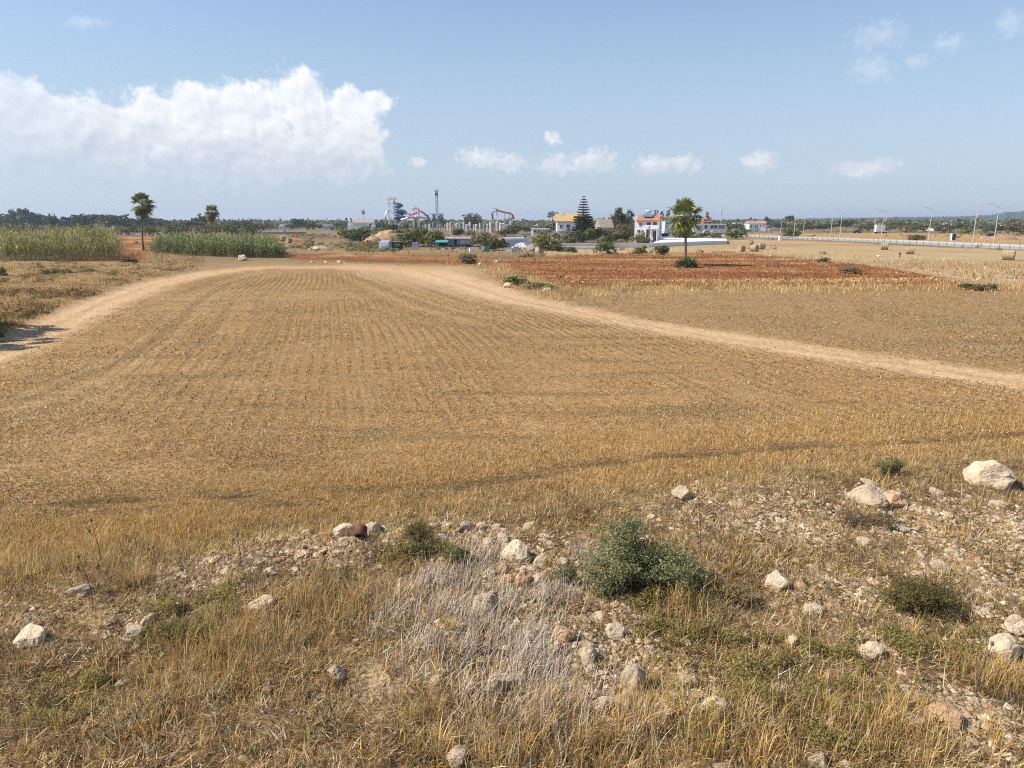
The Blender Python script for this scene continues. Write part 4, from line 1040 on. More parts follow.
for (px, yt, yb, w, pal, lb) in [(515, 276, 285.5, 18, 'MIDG', 'green tussock at the pale stony corner of the red field'), (533, 281, 288.5, 22, 'OLV', 'olive tussock right of the green one at the corner of the red field'),
        (550, 284, 291, 16, 'OLV', 'brown tussock nearest the track at the corner of the red field'), (850, 267, 273, 16, 'OLV', 'faded tussock in the pale grass left of the lone right field edge'),
        (966, 283, 289.5, 12, 'OLV', 'small tussock at the right tip of the red field'), (980, 284, 291, 12, 'MIDG', 'green tussock just right of the tip of the red field'),
        (992, 283, 290.5, 10, 'OLV', 'third tussock right of the tip of the red field'), (823, 257, 262, 11, 'MIDG', 'flat green weed patch in the pale straw right of the palm'), (469, 254, 263, 20, 'OLV', 'dull green tussock on the strip before the green skip')]:
    tree('tussock', lb, px, yt, yb, w, 'bush', pal, 22 + px % 5, **NB, trunk=False, cat='bush')

# tree lines, every tree a thing
rnd = random.Random(5)
def treeline(n, x0, x1, topf, basef, wf, kinds, label, group, names='far_tree'):
    for i in range(n):
        px = x0 + (x1 - x0) * (i + rnd.uniform(.1, .9)) / n
        yb = basef(px) + rnd.uniform(-1.4, 1.0); yt = min(yb - 4, topf(px) + 1.5 + rnd.uniform(-2.6, 5.0)); w = wf * rnd.uniform(.7, 1.35)
        k, pal = rnd.choice(kinds)
        if k == 'cypress': w *= .5
        tree(names, label, px, yt, yb, w, k, pal, rnd.randrange(4), group)
I = lambda *p: (lambda x: float(np.interp(x, [a for a, b in p], [b for a, b in p])))
treeline(30, -30, 136, I((0, 210), (25, 209), (60, 213), (130, 214)), I((0, 229), (140, 231)), 16, [('umbrella', 'DKG'), ('round', 'DKG'), ('eucal', 'BLUG'), ('umbrella', 'BLUG'), ('round', 'BLUG')], 'dark pine of the tall wood above the left cane thicket', 'pines of the wood above the left cane thicket', 'pine_tree')
treeline(34, 134, 262, I((150, 216), (190, 220), (200, 215), (215, 219), (262, 222)), I((130, 232), (262, 232)), 13, [('round', 'DKG'), ('umbrella', 'DKG'), ('round', 'BLUG'), ('eucal', 'OLV'), ('bush', 'MIDG')], 'dark tree of the line between the two left palms', 'trees of the line behind the two left palms')
treeline(34, 250, 392, I((250, 222), (280, 219), (320, 219), (345, 219), (392, 221)), I((250, 230), (392, 231)), 11, [('round', 'DKG'), ('round', 'BLUG'), ('bush', 'MIDG'), ('cypress', 'BLUG'), ('eucal', 'DKG')], 'dark tree of the low line left of the water slide tower', 'trees of the low line left of the water slide tower')
treeline(22, 395, 535, I((395, 219), (440, 221), (470, 221), (535, 220)), I((395, 228), (535, 229)), 11, [('round', 'DKG'), ('round', 'OLV'), ('eucal', 'DKG'), ('bush', 'MIDG')], 'dark tree behind the row of white pillars', 'trees behind the row of white pillars')
treeline(22, 536, 640, I((536, 219), (575, 217), (600, 214), (615, 214), (640, 219)), I((536, 234), (640, 236)), 12, [('round', 'OLV'), ('eucal', 'OLV'), ('round', 'MIDG'), ('bush', 'OLV')], 'olive green garden tree among the houses left of the lone palm', 'garden trees among the houses')
treeline(20, 640, 745, I((640, 217), (668, 216), (690, 218), (745, 222)), I((640, 230), (745, 232)), 11, [('cypress', 'DKG'), ('round', 'DKG'), ('bush', 'MIDG'), ('eucal', 'DKG')], 'dark tree behind the blue fronted buildings by the palm', 'trees behind the blue fronted buildings')
treeline(38, 745, 1060, I((745, 220), (790, 217), (830, 220), (850, 218), (900, 221), (960, 221), (1024, 222)), I((745, 229.5), (860, 231.5), (1024, 234.5)), 14, [('round', 'DKG'), ('eucal', 'OLV'), ('bush', 'OLV'), ('bush', 'MIDG'), ('umbrella', 'DKG')], 'dark green tree of the belt beyond the lamp lined road', 'trees of the belt beyond the road')
treeline(30, 780, 1060, I((780, 219), (1024, 219)), I((780, 226), (1024, 226.8)), 9, [('round', 'BLUG'), ('bush', 'BLUG'), ('eucal', 'BLUG')], 'hazy far tree between the road belt and the blue hill', 'hazy far trees before the blue hill')
tree('round_tree', 'large dark dome shaped tree behind the pillars right of the drop tower', 473.5, 213, 229.5, 19, 'bush', 'DKG', 31, n=2600, leaf=.035)
for k, (px, w) in enumerate([(428, 6), (434, 5.5), (441, 8)]):
    tree('cypress_tree', ['slim dark tree left of the drop tower', 'slim dark tree touching the left of the drop tower', 'stout dark tree touching the right of the drop tower'][k], px, 214.5, 228, w * 1.5, 'cypress', 'DKG', 40 + k, n=1500)
for k, (px, yt) in enumerate([(655, 211), (661, 212.5), (667.5, 211.5), (706, 213)]):
    tree('cypress_tree', ['tall dark cypress just right of the orange roofed house', 'second dark cypress right of the orange roofed house', 'third dark cypress above the pale blue building', 'dark cypress right of the lone palm crown'][k], px, yt, 231, 9, 'cypress', 'BLUG', 44 + k, n=1500)
tree('pine_tree', 'dark pine rising above the left roofs of the pink roofed houses', 766, 216, 229, 6, 'round', 'DKG', 50, n=1500)
tree('pine_tree', 'flat topped dark pine on the skyline behind the yellow green bush', 789, 215.5, 229, 8, 'umbrella', 'BLUG', 51, n=1500)
tree('garden_tree', 'tall spindly dark tree between the beige roof and the orange roofed house', 617, 207, 239, 16, 'eucal', 'DKG', 52, n=2600, leaf=.03)
tree('garden_tree', 'dense green tree leaning on the beige roof left of the white house', 622, 222, 240, 18, 'round', 'OLV', 53, n=2600, leaf=.03)
tree('garden_tree', 'grey green olive tree in front of the garden wall by the white house', 612, 227, 242, 16, 'round', 'OLV', 54, n=2600, leaf=.03)
tree('garden_tree', 'low dark hedge tree before the ground floor of the white house', 637, 231, 243, 15, 'bush', 'MIDG', 55, n=2600, leaf=.03)
tree('garden_tree', 'bright green small tree right of the tiered conifer', 598, 226, 242, 10, 'round', 'MIDG', 56, n=2600, leaf=.03)
tree('garden_tree', 'dark shrub below the stairs of the ochre roofed house', 567, 234, 244, 10, 'bush', 'DKG', 57, n=2600, leaf=.03)

for k, (px, yt, yb, w, kd, pal, lb) in enumerate([(556, 232, 241, 8, 'round', 'OLV', 'small olive tree at the left corner of the ochre roofed house'), (574, 236, 245.5, 10, 'bush', 'OLV', 'brown garden bush under the outside stairs'), (580, 230, 243, 12, 'bush', 'DKG', 'dark bush at the left foot of the tiered conifer'),
        (590, 228, 243.5, 13, 'round', 'MIDG', 'green tree at the right foot of the tiered conifer'), (608, 233, 244, 12, 'bush', 'OLV', 'yellowish bush before the pavilion, right one'), (603, 235, 244, 9, 'bush', 'YELG', 'yellow flowering bush before the pavilion'), (617, 231, 243.5, 12, 'round', 'OLV', 'grey olive tree behind the long white wall'),
        (627, 229, 243.5, 12, 'round', 'MIDG', 'leafy tree touching the left corner of the white house'), (645, 236, 244, 9, 'bush', 'OLV', 'low bush before the door of the white house'), (679, 227, 238, 13, 'bush', 'OLV', 'dull bush right of the pale blue building'), (690, 230, 238.5, 12, 'bush', 'MIDG', 'green bush behind the terrace, right of the palm trunk'),
        (703, 231.5, 238, 11, 'bush', 'OLV', 'low bush behind the terrace below the orange cabin'), (716, 231.5, 238, 10, 'bush', 'OLV', 'low bush behind the right end of the terrace'), (652, 222, 236, 9, 'round', 'OLV', 'small tree behind the right corner of the white house'), (543, 229, 240, 12, 'bush', 'OLV', 'brownish bush in front of the long low white building'), (526, 225, 235, 11, 'round', 'MIDG', 'green tree behind the green roofed kiosk'),
        (504, 228, 236.5, 13, 'bush', 'OLV', 'olive bush behind the tarpaulin tunnel'), (458, 228, 238, 14, 'round', 'MIDG', 'green tree behind the blue shed roof'), (472, 229, 239, 12, 'round', 'OLV', 'olive tree behind the right end of the blue shed'), (423, 226, 241, 14, 'bush', 'MIDG', 'green bush filling the gap between the two broad olive green trees'), (377, 226, 237, 12, 'bush', 'OLV', 'olive bush behind the pale sandy spoil mound'), (392, 223, 233, 16, 'round', 'DKG', 'dark tree at the foot of the blue slide tower'), (404, 222, 232, 13, 'round', 'OLV', 'olive tree right of the foot of the blue slide tower'), (419, 221, 231, 12, 'round', 'DKG', 'dark tree at the foot of the pink slide tower')]):
    tree('garden_tree' if kd == 'round' else 'bush_tree', lb, px, yt, yb, w, kd, pal, 70 + k, cat='tree' if kd == 'round' else 'bush', **NB)

# tiered conifer
def norfolk():
    x, y = (float(q) for q in g0(583, 242)); h = float(zat(195.5, y)); root = empty('conifer', (x, y, 0), label='tall tiered conifer beside the ochre roofed house', cat='tree')
    mb = MB(); mb.tube([(0, 0, -.1), (0, 0, h * .5), (0, 0, h)], [.28, .17, .03], 8); mb.build('trunk', M['bark'], root)
    cs, ns = [], []; br = MB()
    nt_ = 17
    for k in range(nt_):
        f = k / (nt_ - 1); z = h * (.07 + .90 * f); R = (3.6 * (1 - f) ** .8 + .3) * (1.0 if f > .5 else 1.1); nb = 6 if f < .8 else 5
        a0 = rng.uniform(0, 6.28)
        for j in range(nb):
            a = a0 + j * 2 * math.pi / nb + rng.normal() * .12; L = R * rng.uniform(.8, 1.1); e = Vector((math.cos(a) * L, math.sin(a) * L, z + L * .10))
            br.tube([(0, 0, z), e], [.05, .02], 4)
            m = int(L * (75 if f > .5 else 170)); t = rng.uniform(.12, 1.03, m) ** .8
            q = np.outer(t, np.array(e) - np.array([0, 0, z])) + np.array([0, 0, z]); sp = .09 + .26 * (1 - t) * (L / 3.5)
            q += rng.normal(size=(m, 3)) * (sp[:, None] * np.array([1, 1, .55 if f > .5 else 1.0]))
            cs.append(q); ns.append(rng.normal(size=(m, 3)) + np.array([0, 0, .5]))
    c = np.concatenate(cs); g = leaves(c, np.concatenate(ns), rng.uniform(.09, .2, len(c)), pick(DKG + BLUG, len(c), .2), .5)
    br.build('branches', M['bark'], root); link('foliage', npmesh('foliage', g[0], g[1], M['leaf'], g[2]), root)
norfolk()

# ------------------------------------------------------------------ palms
def fan_palm(label, px, ytop, ybase, crown_r, skirt, Y=None, small=False, seed=1, lean=.0, tone=1.0, nfr=40):
    global rng
    keep = rng; rng = np.random.default_rng(seed)
    x, y = (float(q) for q in g0(px, ybase))
    if Y: y = Y; x = float(xat(px, ybase, Y))
    z0 = float(H(np.array([x]), np.array([y]))[0]); h = float(zat(ytop, y)) - z0
    root = empty('fan_palm', (x, y, z0), label=label, cat='palm tree')
    hc = h - crown_r * .78
    r0 = .19 if not small else .11
    mb = MB(); n = 16
    pts = [(lean * (t ** 2), 0, -.1 + (hc + .1) * t) for t in np.linspace(0, 1, n)]
    mb.tube(pts, [r0 * (1.5 - .5 * min(1, t * 5) - .25 * t) * (1 + .05 * (i % 2)) for i, t in enumerate(np.linspace(0, 1, n))], 9); mb.build('trunk', M['palm_bark'], root)
    top = np.array([lean, 0, hc])
    def fronds(nf, e0, e1, pet, fan, pal, name, droop, zoff=0.0, start=0):
        P = []; st = MB()
        for i in range(nf):
            a = (i + start) * 2.399963 + rng.normal() * .2; e = math.radians(rng.uniform(e0, e1))
            d = np.array([math.cos(a) * math.cos(e), math.sin(a) * math.cos(e), math.sin(e)])
            b = top + np.array([0, 0, zoff * rng.uniform(0, 1)]); pl = pet * rng.uniform(.8, 1.15)
            tip = b + d * pl - np.array([0, 0, droop * .12 * pl])
            st.tube([b, tip], [.03, .018], 4)
            side = np.cross(d, [0, 0, 1]); side /= np.linalg.norm(side) + 1e-9; upv = np.cross(side, d)
            m = 17; th = np.linspace(-1.9, 1.9, m) + rng.normal(0, .06, m)
            L = fan * rng.uniform(.85, 1.1) * (1 - .16 * np.abs(th) / 1.9)
            dirs = np.cos(th)[:, None] * d + np.sin(th)[:, None] * side
            mid = tip + dirs * (L * .6)[:, None] - upv * .03; end = tip + dirs * L[:, None] + np.array([0, 0, -1]) * (L * droop * rng.uniform(.25, .6, m))[:, None]
            w = np.cross(dirs, upv); w /= np.linalg.norm(w, axis=1, keepdims=True) + 1e-9; ww = fan * .06
            V = np.stack([np.tile(tip, (m, 1)), mid - w * ww, end, mid + w * ww], 1).reshape(-1, 3)
            P.append((V, [np.arange(m)[:, None] * 4 + np.array([[0, 1, 2, 3]])], np.repeat(pick(pal, 1, .2) * (1 + rng.normal(0, .1, (m, 1))), 4, 0)))
        V, Fs, C = joinm(P); o = link(name, npmesh(name, V, Fs, M['shrub'], np.clip(C * tone, .005, .9)), root)
        st.build('leaf_stalks', M['palm_bark'] if name != 'crown' else M['green_stalk'], o)
    green = [(.17, .20, .055), (.22, .24, .07), (.12, .155, .045), (.26, .27, .10)]
    dead = [(.24, .175, .10), (.30, .22, .13), (.18, .13, .075), (.34, .26, .16)]
    fronds(nfr if not small else 18, -38, 84, crown_r * .46, crown_r * .52, green, 'crown', .55)
    fronds((16 if nfr > 30 else 10) if not small else 7, -62, 5, crown_r * .46, crown_r * .5, (green[:2] + dead if nfr > 30 else green + dead[:1]), 'lower_fronds', .8)
    if skirt: fronds(int(17 * skirt) + 6, -89, -72, crown_r * .24, crown_r * .32, [(.15, .10, .055), (.19, .13, .07), (.11, .075, .04), (.24, .17, .10)], 'dead_skirt', .4, -skirt * .8, 40)
    rng = keep
    return root
M['green_stalk'] = surf('palm_stalk', (.20, .19, .07), .7, .2, 3)
fan_palm('tallest fan palm on the left, standing in the gap between the cane thickets', 143.5, 192.5, 250.5, 3.0, 1.7, seed=3, lean=.9)
fan_palm('shorter fan palm farther off behind the green cane hedge', 211.5, 204.5, 245, 2.5, 1.4, seed=4, lean=.9)
fan_palm('lone broad fan palm with a hanging brown skirt in the red field', 685, 197.5, 265.5, 3.2, 1.2, seed=6, lean=-.4, tone=1.3, nfr=28)
fan_palm('tiny thin stemmed palm above the white hall with end towers', 364, 209.5, 231, 1.9, 0, small=True, seed=8)
for k, (px, yt) in enumerate([(549.5, 212), (552.5, 210.5), (556.5, 212)]):
    fan_palm(['left one of three slender palms left of the ochre roof', 'middle and tallest of three slender palms left of the ochre roof', 'right one of three slender palms, nearest the ochre roof'][k], px, yt, 236, 1.55, 0, small=True, seed=10 + k)
def palm_base():
    p = gv(687, 267.5); root = empty('palm_sucker', p, label='dark green leafy clump at the foot of the lone palm', cat='shrub')
    n = 420; a = rng.uniform(0, 6.28, n); ln = rng.uniform(.15, 1.1, n)
    b = np.stack([rng.normal(0, .5, n), rng.normal(0, .4, n), np.full(n, -.05)], 1)
    g = blades(b, rng.uniform(1.0, 2.1, n), rng.uniform(.12, .22, n), a, ln, rng.uniform(.3, .9, n), pick([(.10, .14, .04), (.14, .18, .05), (.07, .10, .03)], n, .2))
    link('leaves', npmesh('leaves', g[0], g[1], M['shrub'], g[2]), root)
    n = 60; g = blades(np.stack([rng.normal(0, .6, n) + .2, rng.normal(-.5, .2, n), np.full(n, .0)], 1), rng.uniform(.6, 1.1, n), rng.uniform(.1, .16, n), rng.uniform(0, 6.28, n), rng.uniform(1, 1.5, n), rng.uniform(0, .3, n), pick(PALE, n, .15))
    link('dry_leaves', npmesh('dry_leaves', g[0], g[1], M['shrub'], g[2]), root)
palm_base()

# trees outside the left edge, whose shadow falls across the track
def offside_tree(px, py, h, w, label, var):
    x, y = (float(q) for q in g0(px, py)); root = empty('carob_tree', (x, y, 0), label=label, cat='tree')
    c, t = crown('eucal', 'MIDG', var, 5000, .03)
    a = link('crown', c, root); a.scale = (w, w, h); b = link('trunk', t, root); b.scale = (w * .7, w * .7, h)
offside_tree(-64, 333, 5.8, 4.4, 'carob tree just outside the left edge casting its shadow over the track', 60)
offside_tree(-72, 346, 5.0, 3.6, 'smaller carob tree outside the left edge beside the track', 61)

# ------------------------------------------------------------------ buildings
def win(root, x0, x1, z0, z1, y=-.02, mat='glass', frame=True, fm='white', name='window'):
    t = .07
    if frame:
        f = MB(); f.box(x0 - t, x1 + t, y - .05, y + .06, z0 - t, z0); f.box(x0 - t, x1 + t, y - .05, y + .06, z1, z1 + t); f.box(x0 - t, x0, y - .05, y + .06, z0, z1); f.box(x1, x1 + t, y - .05, y + .06, z0, z1)
        f.box((x0 + x1) / 2 - .03, (x0 + x1) / 2 + .03, y - .045, y + .05, z0, z1)
        o = f.build(name, M[fm], root)
        MB().box(x0, x1, y - .02, y + .03, z0, z1).build('pane', M[mat], o)
    else: MB().box(x0, x1, y - .02, y + .03, z0, z1).build(name, M[mat], root)
def bldg(name, label, px0, px1, ybase, rz=0, cat='building', Y=None):
    """origin at the middle of the front, returns root, width, metres per pixel, height function"""
    px = (px0 + px1) / 2; x, y = (float(q) for q in g0(px, ybase))
    if Y: y = Y; x = float(xat(px, ybase, Y))
    root = empty(name, (x, y, 0), rz, label=label, cat=cat); w = (px1 - px0) * mpp(y)
    return root, w, mpp(y), (lambda py: float(zat(py, y)))

# ochre roofed house
r, w, k, Z = bldg('house', 'white house with an ochre tiled roof and outside stairs', 557, 581, 240.5)
a, b = -w / 2, w / 2; zt = Z(221.2); zf = Z(231)
MB().box(a, b, 0, 7, -.3, zt).build('wall', M['white'], r)
MB().prismx([(-.7, zt + .004), (3.5, Z(213.6)), (7.7, zt + .004)], a - .5, b + .5).build('roof', M['tile_y'], r)
MB().box(a - 1.2, a - .003, .6, 4, -.3, zf).build('annexe_wall', M['stone'], r)
win(r, a + w * .40, a + w * .52, zf - .1, Z(224.5), name='door', mat='dark'); win(r, a + w * .12, a + w * .22, Z(229), Z(225)); win(r, a + w * .78, a + w * .92, Z(229), Z(225)); win(r, a + w * .42, a + w * .56, .2, Z(235.5), name='door', mat='dark', frame=False)
st = MB()
for i in range(12):
    t = i / 12; st.box(a + w * (.45 + .04 * i), a + w * (.45 + .04 * i) + w * .045, -1.3, -.01, -.3, zf * (1 - t))
o = st.build('stairs', M['stone'], r)
MB().box(a + w * .05, a + w * .45, -1.3, -.012, zf - .22, zf).build('balcony', M['stone'], r)
rl = MB(); rl.tube([(a + w * .05, -1.25, zf + .9), (a + w * .45, -1.25, zf + .9), (a + w * .93, -1.25, .9)], .05, 6)
for i in range(8):
    q = i / 7; xx = a + w * (.05 + .88 * q); zz = zf if q < .45 else zf * (1 - (q - .45) / .5); rl.tube([(xx, -1.25, max(zz, 0)), (xx, -1.25, max(zz, 0) + .9)], .03, 5)
rl.build('railing', M['white'], r)
MB().box(a + w * .2, a + w * .26, 3, 3.6, Z(215), Z(212.6)).build('chimney', M['white'], r)

# white house with orange roof
r, w, k, Z = bldg('house', 'two storey white house with a bright orange tiled roof and solar heater', 634, 657.5, 243, math.radians(-20))
a, b = -w / 2, w / 2; zt = Z(220.3); zm = Z(228.5); zr = Z(214.6)
MB().prismx([(0, -.3), (0, zt), (3.4, zr - .35), (6.8, zt), (6.8, -.3)], a, b).build('wall', M['white'], r)
MB().prismx([(-.5, zt - .2), (-.5, zt + .02), (3.4, zr), (7.3, zt + .02), (7.3, zt - .2), (3.4, zr - .25)], a + .25, b + .5).build('roof', M['tile_o'], r)
MB().box(a + w * .47, b + .1, -1.5, -.01, zm - .2, zm).build('balcony', M['white'], r)
rl = MB(); rl.box(a + w * .47, b + .1, -1.5, -1.42, zm + .002, zm + .95); rl.build('railing', M['white'], r)
for i, f in enumerate((.50, .72, .96)): MB().box(a + w * f, a + w * f + .22, -1.45, -1.23, -.3, zm - .21).build('pillar', M['white'], r)
win(r, a + w * .52, a + w * .68, zm + .05, Z(222.3), mat='dark', name='door'); win(r, a + w * .78, a + w * .93, zm + .05, Z(222.3), mat='dark', name='door')
win(r, a + w * .12, a + w * .24, Z(232.5), Z(229.8)); win(r, a + w * .30, a + w * .38, Z(232.5), Z(229.8)); win(r, a + w * .2, a + w * .3, Z(226), Z(223.2))
win(r, a + w * .52, a + w * .62, .1, Z(230.5), mat='dark', name='door', fm='red'); win(r, a + w * .8, a + w * .93, .1, Z(230.8), mat='dark', name='door')
MB().box(a + w * .5 - .5, a + w * .5 + .5, 2.2, 2.8, zr - .4, zr + .9).build('water_tank_stand', M['steel'], r)
MB().tube([(a + w * .38, 2.5, zr + .95), (a + w * .62, 2.5, zr + .95)], .32, 12).build('water_tank', M['bluewhite'], r, True)
for i, f in enumerate((.40, .60)): MB().add([(a + w * f - .7, .6, zr - .55), (a + w * f + .7, .6, zr - .55), (a + w * f + .7, 2.0, zr + .15), (a + w * f - .7, 2.0, zr + .15), (a + w * f - .7, .66, zr - .63), (a + w * f + .7, .66, zr - .63), (a + w * f + .7, 2.06, zr + .07), (a + w * f - .7, 2.06, zr + .07)],
        [(0, 1, 2, 3), (7, 6, 5, 4), (0, 4, 5, 1), (1, 5, 6, 2), (2, 6, 7, 3), (3, 7, 4, 0)]).build('solar_panel', M['slide_b'], r)

# white hall with end towers
r, w, k, Z = bldg('hall', 'long white hall with a grey roof between two stepped white end towers', 348.5, 375.5, 232)
a, b = -w / 2, w / 2; zt = Z(222.6)
MB().box(a + 1.6, b - 1.6, 0, 9, -.3, zt).build('wall', M['white'], r)
MB().prismx([(-.5, zt + .005), (4.5, Z(219.6)), (9.5, zt + .005)], a + 1.65, b - 1.65).build('roof', M['tile_b'], r)
for s, n_ in ((a, 0), (b - 2.0, 1)):
    t = MB(); t.box(s - .3, s + 1.9, -.4, 2.4, -.3, Z(224.5)); t.box(s + .05, s + 1.5, 0, 2, Z(224.5) + .003, Z(221)); t.frus(s + .2, s + 1.35, .1, 1.8, Z(221) + .003, Z(218.7), .35); t.build('end_tower', M['white'], r)
for i in range(4): win(r, a + w * (.2 + .12 * i), a + w * (.2 + .12 * i) + 1.2, Z(226.5), Z(224.2), frame=False, mat='bluewhite')
win(r, a + w * .78, a + w * .89, Z(227), Z(223.8), mat='glass')

# blue shed
r, w, k, Z = bldg('shed', 'low blue shed with a flat white roof between the bushy trees', 446, 473, 247)
a, b = -w / 2, w / 2
MB().box(a + .2, b - .2, 0, 5, -.2, Z(239)).build('wall', M['blue'], r)
MB().box(a - .5, b + .5, -.9, 5.3, Z(239) + .004, Z(237.4)).build('roof', M['white'], r)
MB().box(a + 1.3, b - .4, 1.2, 4.2, Z(237.4) + .004, Z(236.0)).build('roof_hatch', M['tile_p'], r)
win(r, a + w * .30, a + w * .40, .0, Z(240), mat='dark', frame=False, name='door'); win(r, a + w * .55, a + w * .68, Z(243), Z(240.3), mat='bluewhite'); win(r, a + w * .76, a + w * .9, Z(243), Z(240.3), mat='bluewhite')
MB().box(a + w * .4, b - .5, -.07, -.01, .0, .55).build('plinth', M['dark'], r)
r, w, k, Z = bldg('lean_to', 'dark open lean to with a teal awning left of the blue shed', 436, 447, 248)
a, b = -w / 2, w / 2
f = MB()
for xx in (a, b - .12):
    for yy in (0, 2.4): MB().box(xx, xx + .12, yy, yy + .12, -.1, 1.5).build('post', M['wood'], r)
MB().box(a, b, 2.55, 2.62, -.1, 1.5).build('back_wall', M['dark'], r)
MB().add([(a - .2, -.5, 1.25), (b + .2, -.5, 1.25), (b + .2, 2.8, 1.65), (a - .2, 2.8, 1.65), (a - .2, -.5, 1.33), (b + .2, -.5, 1.33), (b + .2, 2.8, 1.73), (a - .2, 2.8, 1.73)], [(3, 2, 1, 0), (4, 5, 6, 7), (0, 1, 5, 4), (1, 2, 6, 5), (2, 3, 7, 6), (3, 0, 4, 7)]).build('awning', M['teal'], r)
MB().box(a - .1, a + .75, -.2, -.1, 0, 1.1).build('blue_panel', M['slide_b'], r)

# white box trailer and covered stall
r, w, k, Z = bldg('box_trailer', 'small white box trailer parked before the pale earth mound', 379, 388.5, 250.5)
a, b = -w / 2, w / 2
MB().prismx([(0, .45), (.25, Z(241.5)), (3.2, Z(241)), (3.4, .45)], a, b).build('body', M['bluewhite'], r)
for s in (a + .08, b - .22):
    MB().tube([(s, 1.7, .32), (s + .14, 1.7, .32)], .32, 14).build('wheel', M['black'], r)
MB().tube([(0, -.0, .5), (0, -1.2, .42)], .05, 6).build('drawbar', M['steel'], r)
MB().box(a + .4, b - .4, -.03, .08, .8, 1.3).build('hatch', M['white'], r)
r, w, k, Z = bldg('stall', 'dark open stall with a thin red roof right of the white trailer', 390, 401, 250)
a, b = -w / 2, w / 2
f = MB()
for xx in (a, b - .1):
    for yy in (0, 2.2): MB().box(xx, xx + .1, yy, yy + .1, -.1, 1.62).build('post', M['wood'], r)
MB().box(a - .15, b + .15, -.3, 2.6, 1.624, 1.76).build('roof', M['red'], r)
MB().box(a + .1, b - .1, 2.1, 2.18, -.1, 1.6).build('back_wall', M['dark'], r); MB().box(a + w * .35, b - .2, -.05, .0, .75, 1.45).build('teal_panel', M['teal'], r)
MB().frus(a + .6, b - .5, -.3, .9, -.05, .42, .2).build('counter', M['white'], r)

# green skip and clutter
r, w, k, Z = bldg('skip', 'open green metal skip at the foot of the dark spreading bush', 480.5, 491, 252, cat='skip')
a, b = -w / 2, w / 2; hh = Z(246.2)
f = MB(); f.prismy([(a + .5, .1), (b - .5, .1), (b, hh), (b - .09, hh), (b - .55, .2), (a + .55, .2), (a + .09, hh), (a, hh)], 0, 1.6); f.build('body', M['green'], r)
MB().add([(a + .5, 0, .1), (b - .5, 0, .1), (b, 0, hh), (a, 0, hh), (a + .5, .06, .1), (b - .5, .06, .1), (b, .06, hh), (a, .06, hh)], [(0, 1, 2, 3), (7, 6, 5, 4)]).build('front_panel', M['green'], r)
for q in (.18, .5, .82): MB().box(a + w * q - .05, a + w * q + .05, -.06, -.004, .25, hh - .08).build('rib', M['teal'], r)
MB().box(a + .1, a + .8, -.12, -.06, .35, 1.15).build('sign_panel', M['bluewhite'], r)
def dish():
    x, y = (float(q) for q in g0(487.5, 247)); y += 3; z = float(zat(236.5, y)); r = empty('satellite_dish', (x, y, 0), label='white round dish on a pole above the brownish green tree', cat='dish')
    MB().tube([(0, 0, -.1), (0, 0, z)], .05, 6).build('pole', M['galv'], r)
    vs = [(0, -.02, z)]; n = 20; fs = []
    for j, (q, d) in enumerate(((.3, -.04), (.48, -.12))):
        for i in range(n): vs.append((q * math.cos(2 * math.pi * i / n), d, z + q * math.sin(2 * math.pi * i / n)))
    for i in range(n): fs += [(0, 1 + i, 1 + (i + 1) % n), (1 + i, 1 + n + i, 1 + n + (i + 1) % n, 1 + (i + 1) % n)]
    MB().add(vs, fs).build('reflector', M['white'], r, True); MB().tube([(0, -.1, z - .45), (0, -.5, z)], .02, 5).build('feed_arm', M['steel'], r)
dish()
# kiosk with green roof
r, w, k, Z = bldg('kiosk', 'small white kiosk with a green roof and a dark doorway', 522.5, 530.5, 242.5)
a, b = -w / 2, w / 2
MB().box(a, b, 0, 2.4, -.1, Z(234.6)).build('wall', M['white'], r); MB().box(a - .5, b + .3, -.5, 2.8, Z(234.6) + .004, Z(233.4)).build('roof', M['teal'], r)
win(r, a + w * .15, a + w * .42, 0, Z(236), mat='dark', frame=False, name='door')
# pale tunnel under tarpaulin
def tunnel(label, px0, px1, ybase, ytop, depth, rz, mat='tarp'):
    r, w, k, Z = bldg('tunnel', label, px0, px1, ybase, rz, cat='greenhouse')
    h = Z(ytop); prof = [(math.cos(t) * w / 2, max(0, math.sin(t)) * h) for t in np.linspace(0, math.pi, 15)]
    inn = [(q * .97, z * .97) for q, z in prof[::-1]]
    MB().prismy(prof + inn, 0, depth).build('cover', M[mat], r, False)
    f = MB()
    for yy in np.linspace(.05, depth - .05, 5): f.tube([(q * .96, yy, z * .96) for q, z in prof], .04, 5)
    f.build('hoops', M['galv'], r)
tunnel('pale tarpaulin tunnel right of the dark spreading bush', 497, 509, 247.5, 237.5, 8, math.radians(-38))
tunnel('low white tunnel dome far off left of the blue hill', 933, 941, 231, 227, 8, math.radians(10), 'white')
def heap(label, px0, px1, ybase, ytop, mat, seed, name='tarp_heap', cat='heap'):
    r_ = random.Random(seed); x, y = (float(q) for q in g0((px0 + px1) / 2, ybase)); w = (px1 - px0) * mpp(y); h = float(zat(ytop, y))
    me = rock_mesh(name, seed, M[mat], 4, (1, .8, 1), 4); o = link(name, me, label=label, cat=cat); o.location = (x, y + w * .3, h * .25); o.scale = (w * 1.05, w, h * 1.7)
heap('lavender grey tarpaulin heap left of the pale yellow green tree', 514, 534, 249, 243, 'tarp', 501)
heap('brown earth lump among the pale clutter left of the yellow green tree', 526, 537, 251.5, 245, 'stone', 502, 'earth_lump', 'earth')
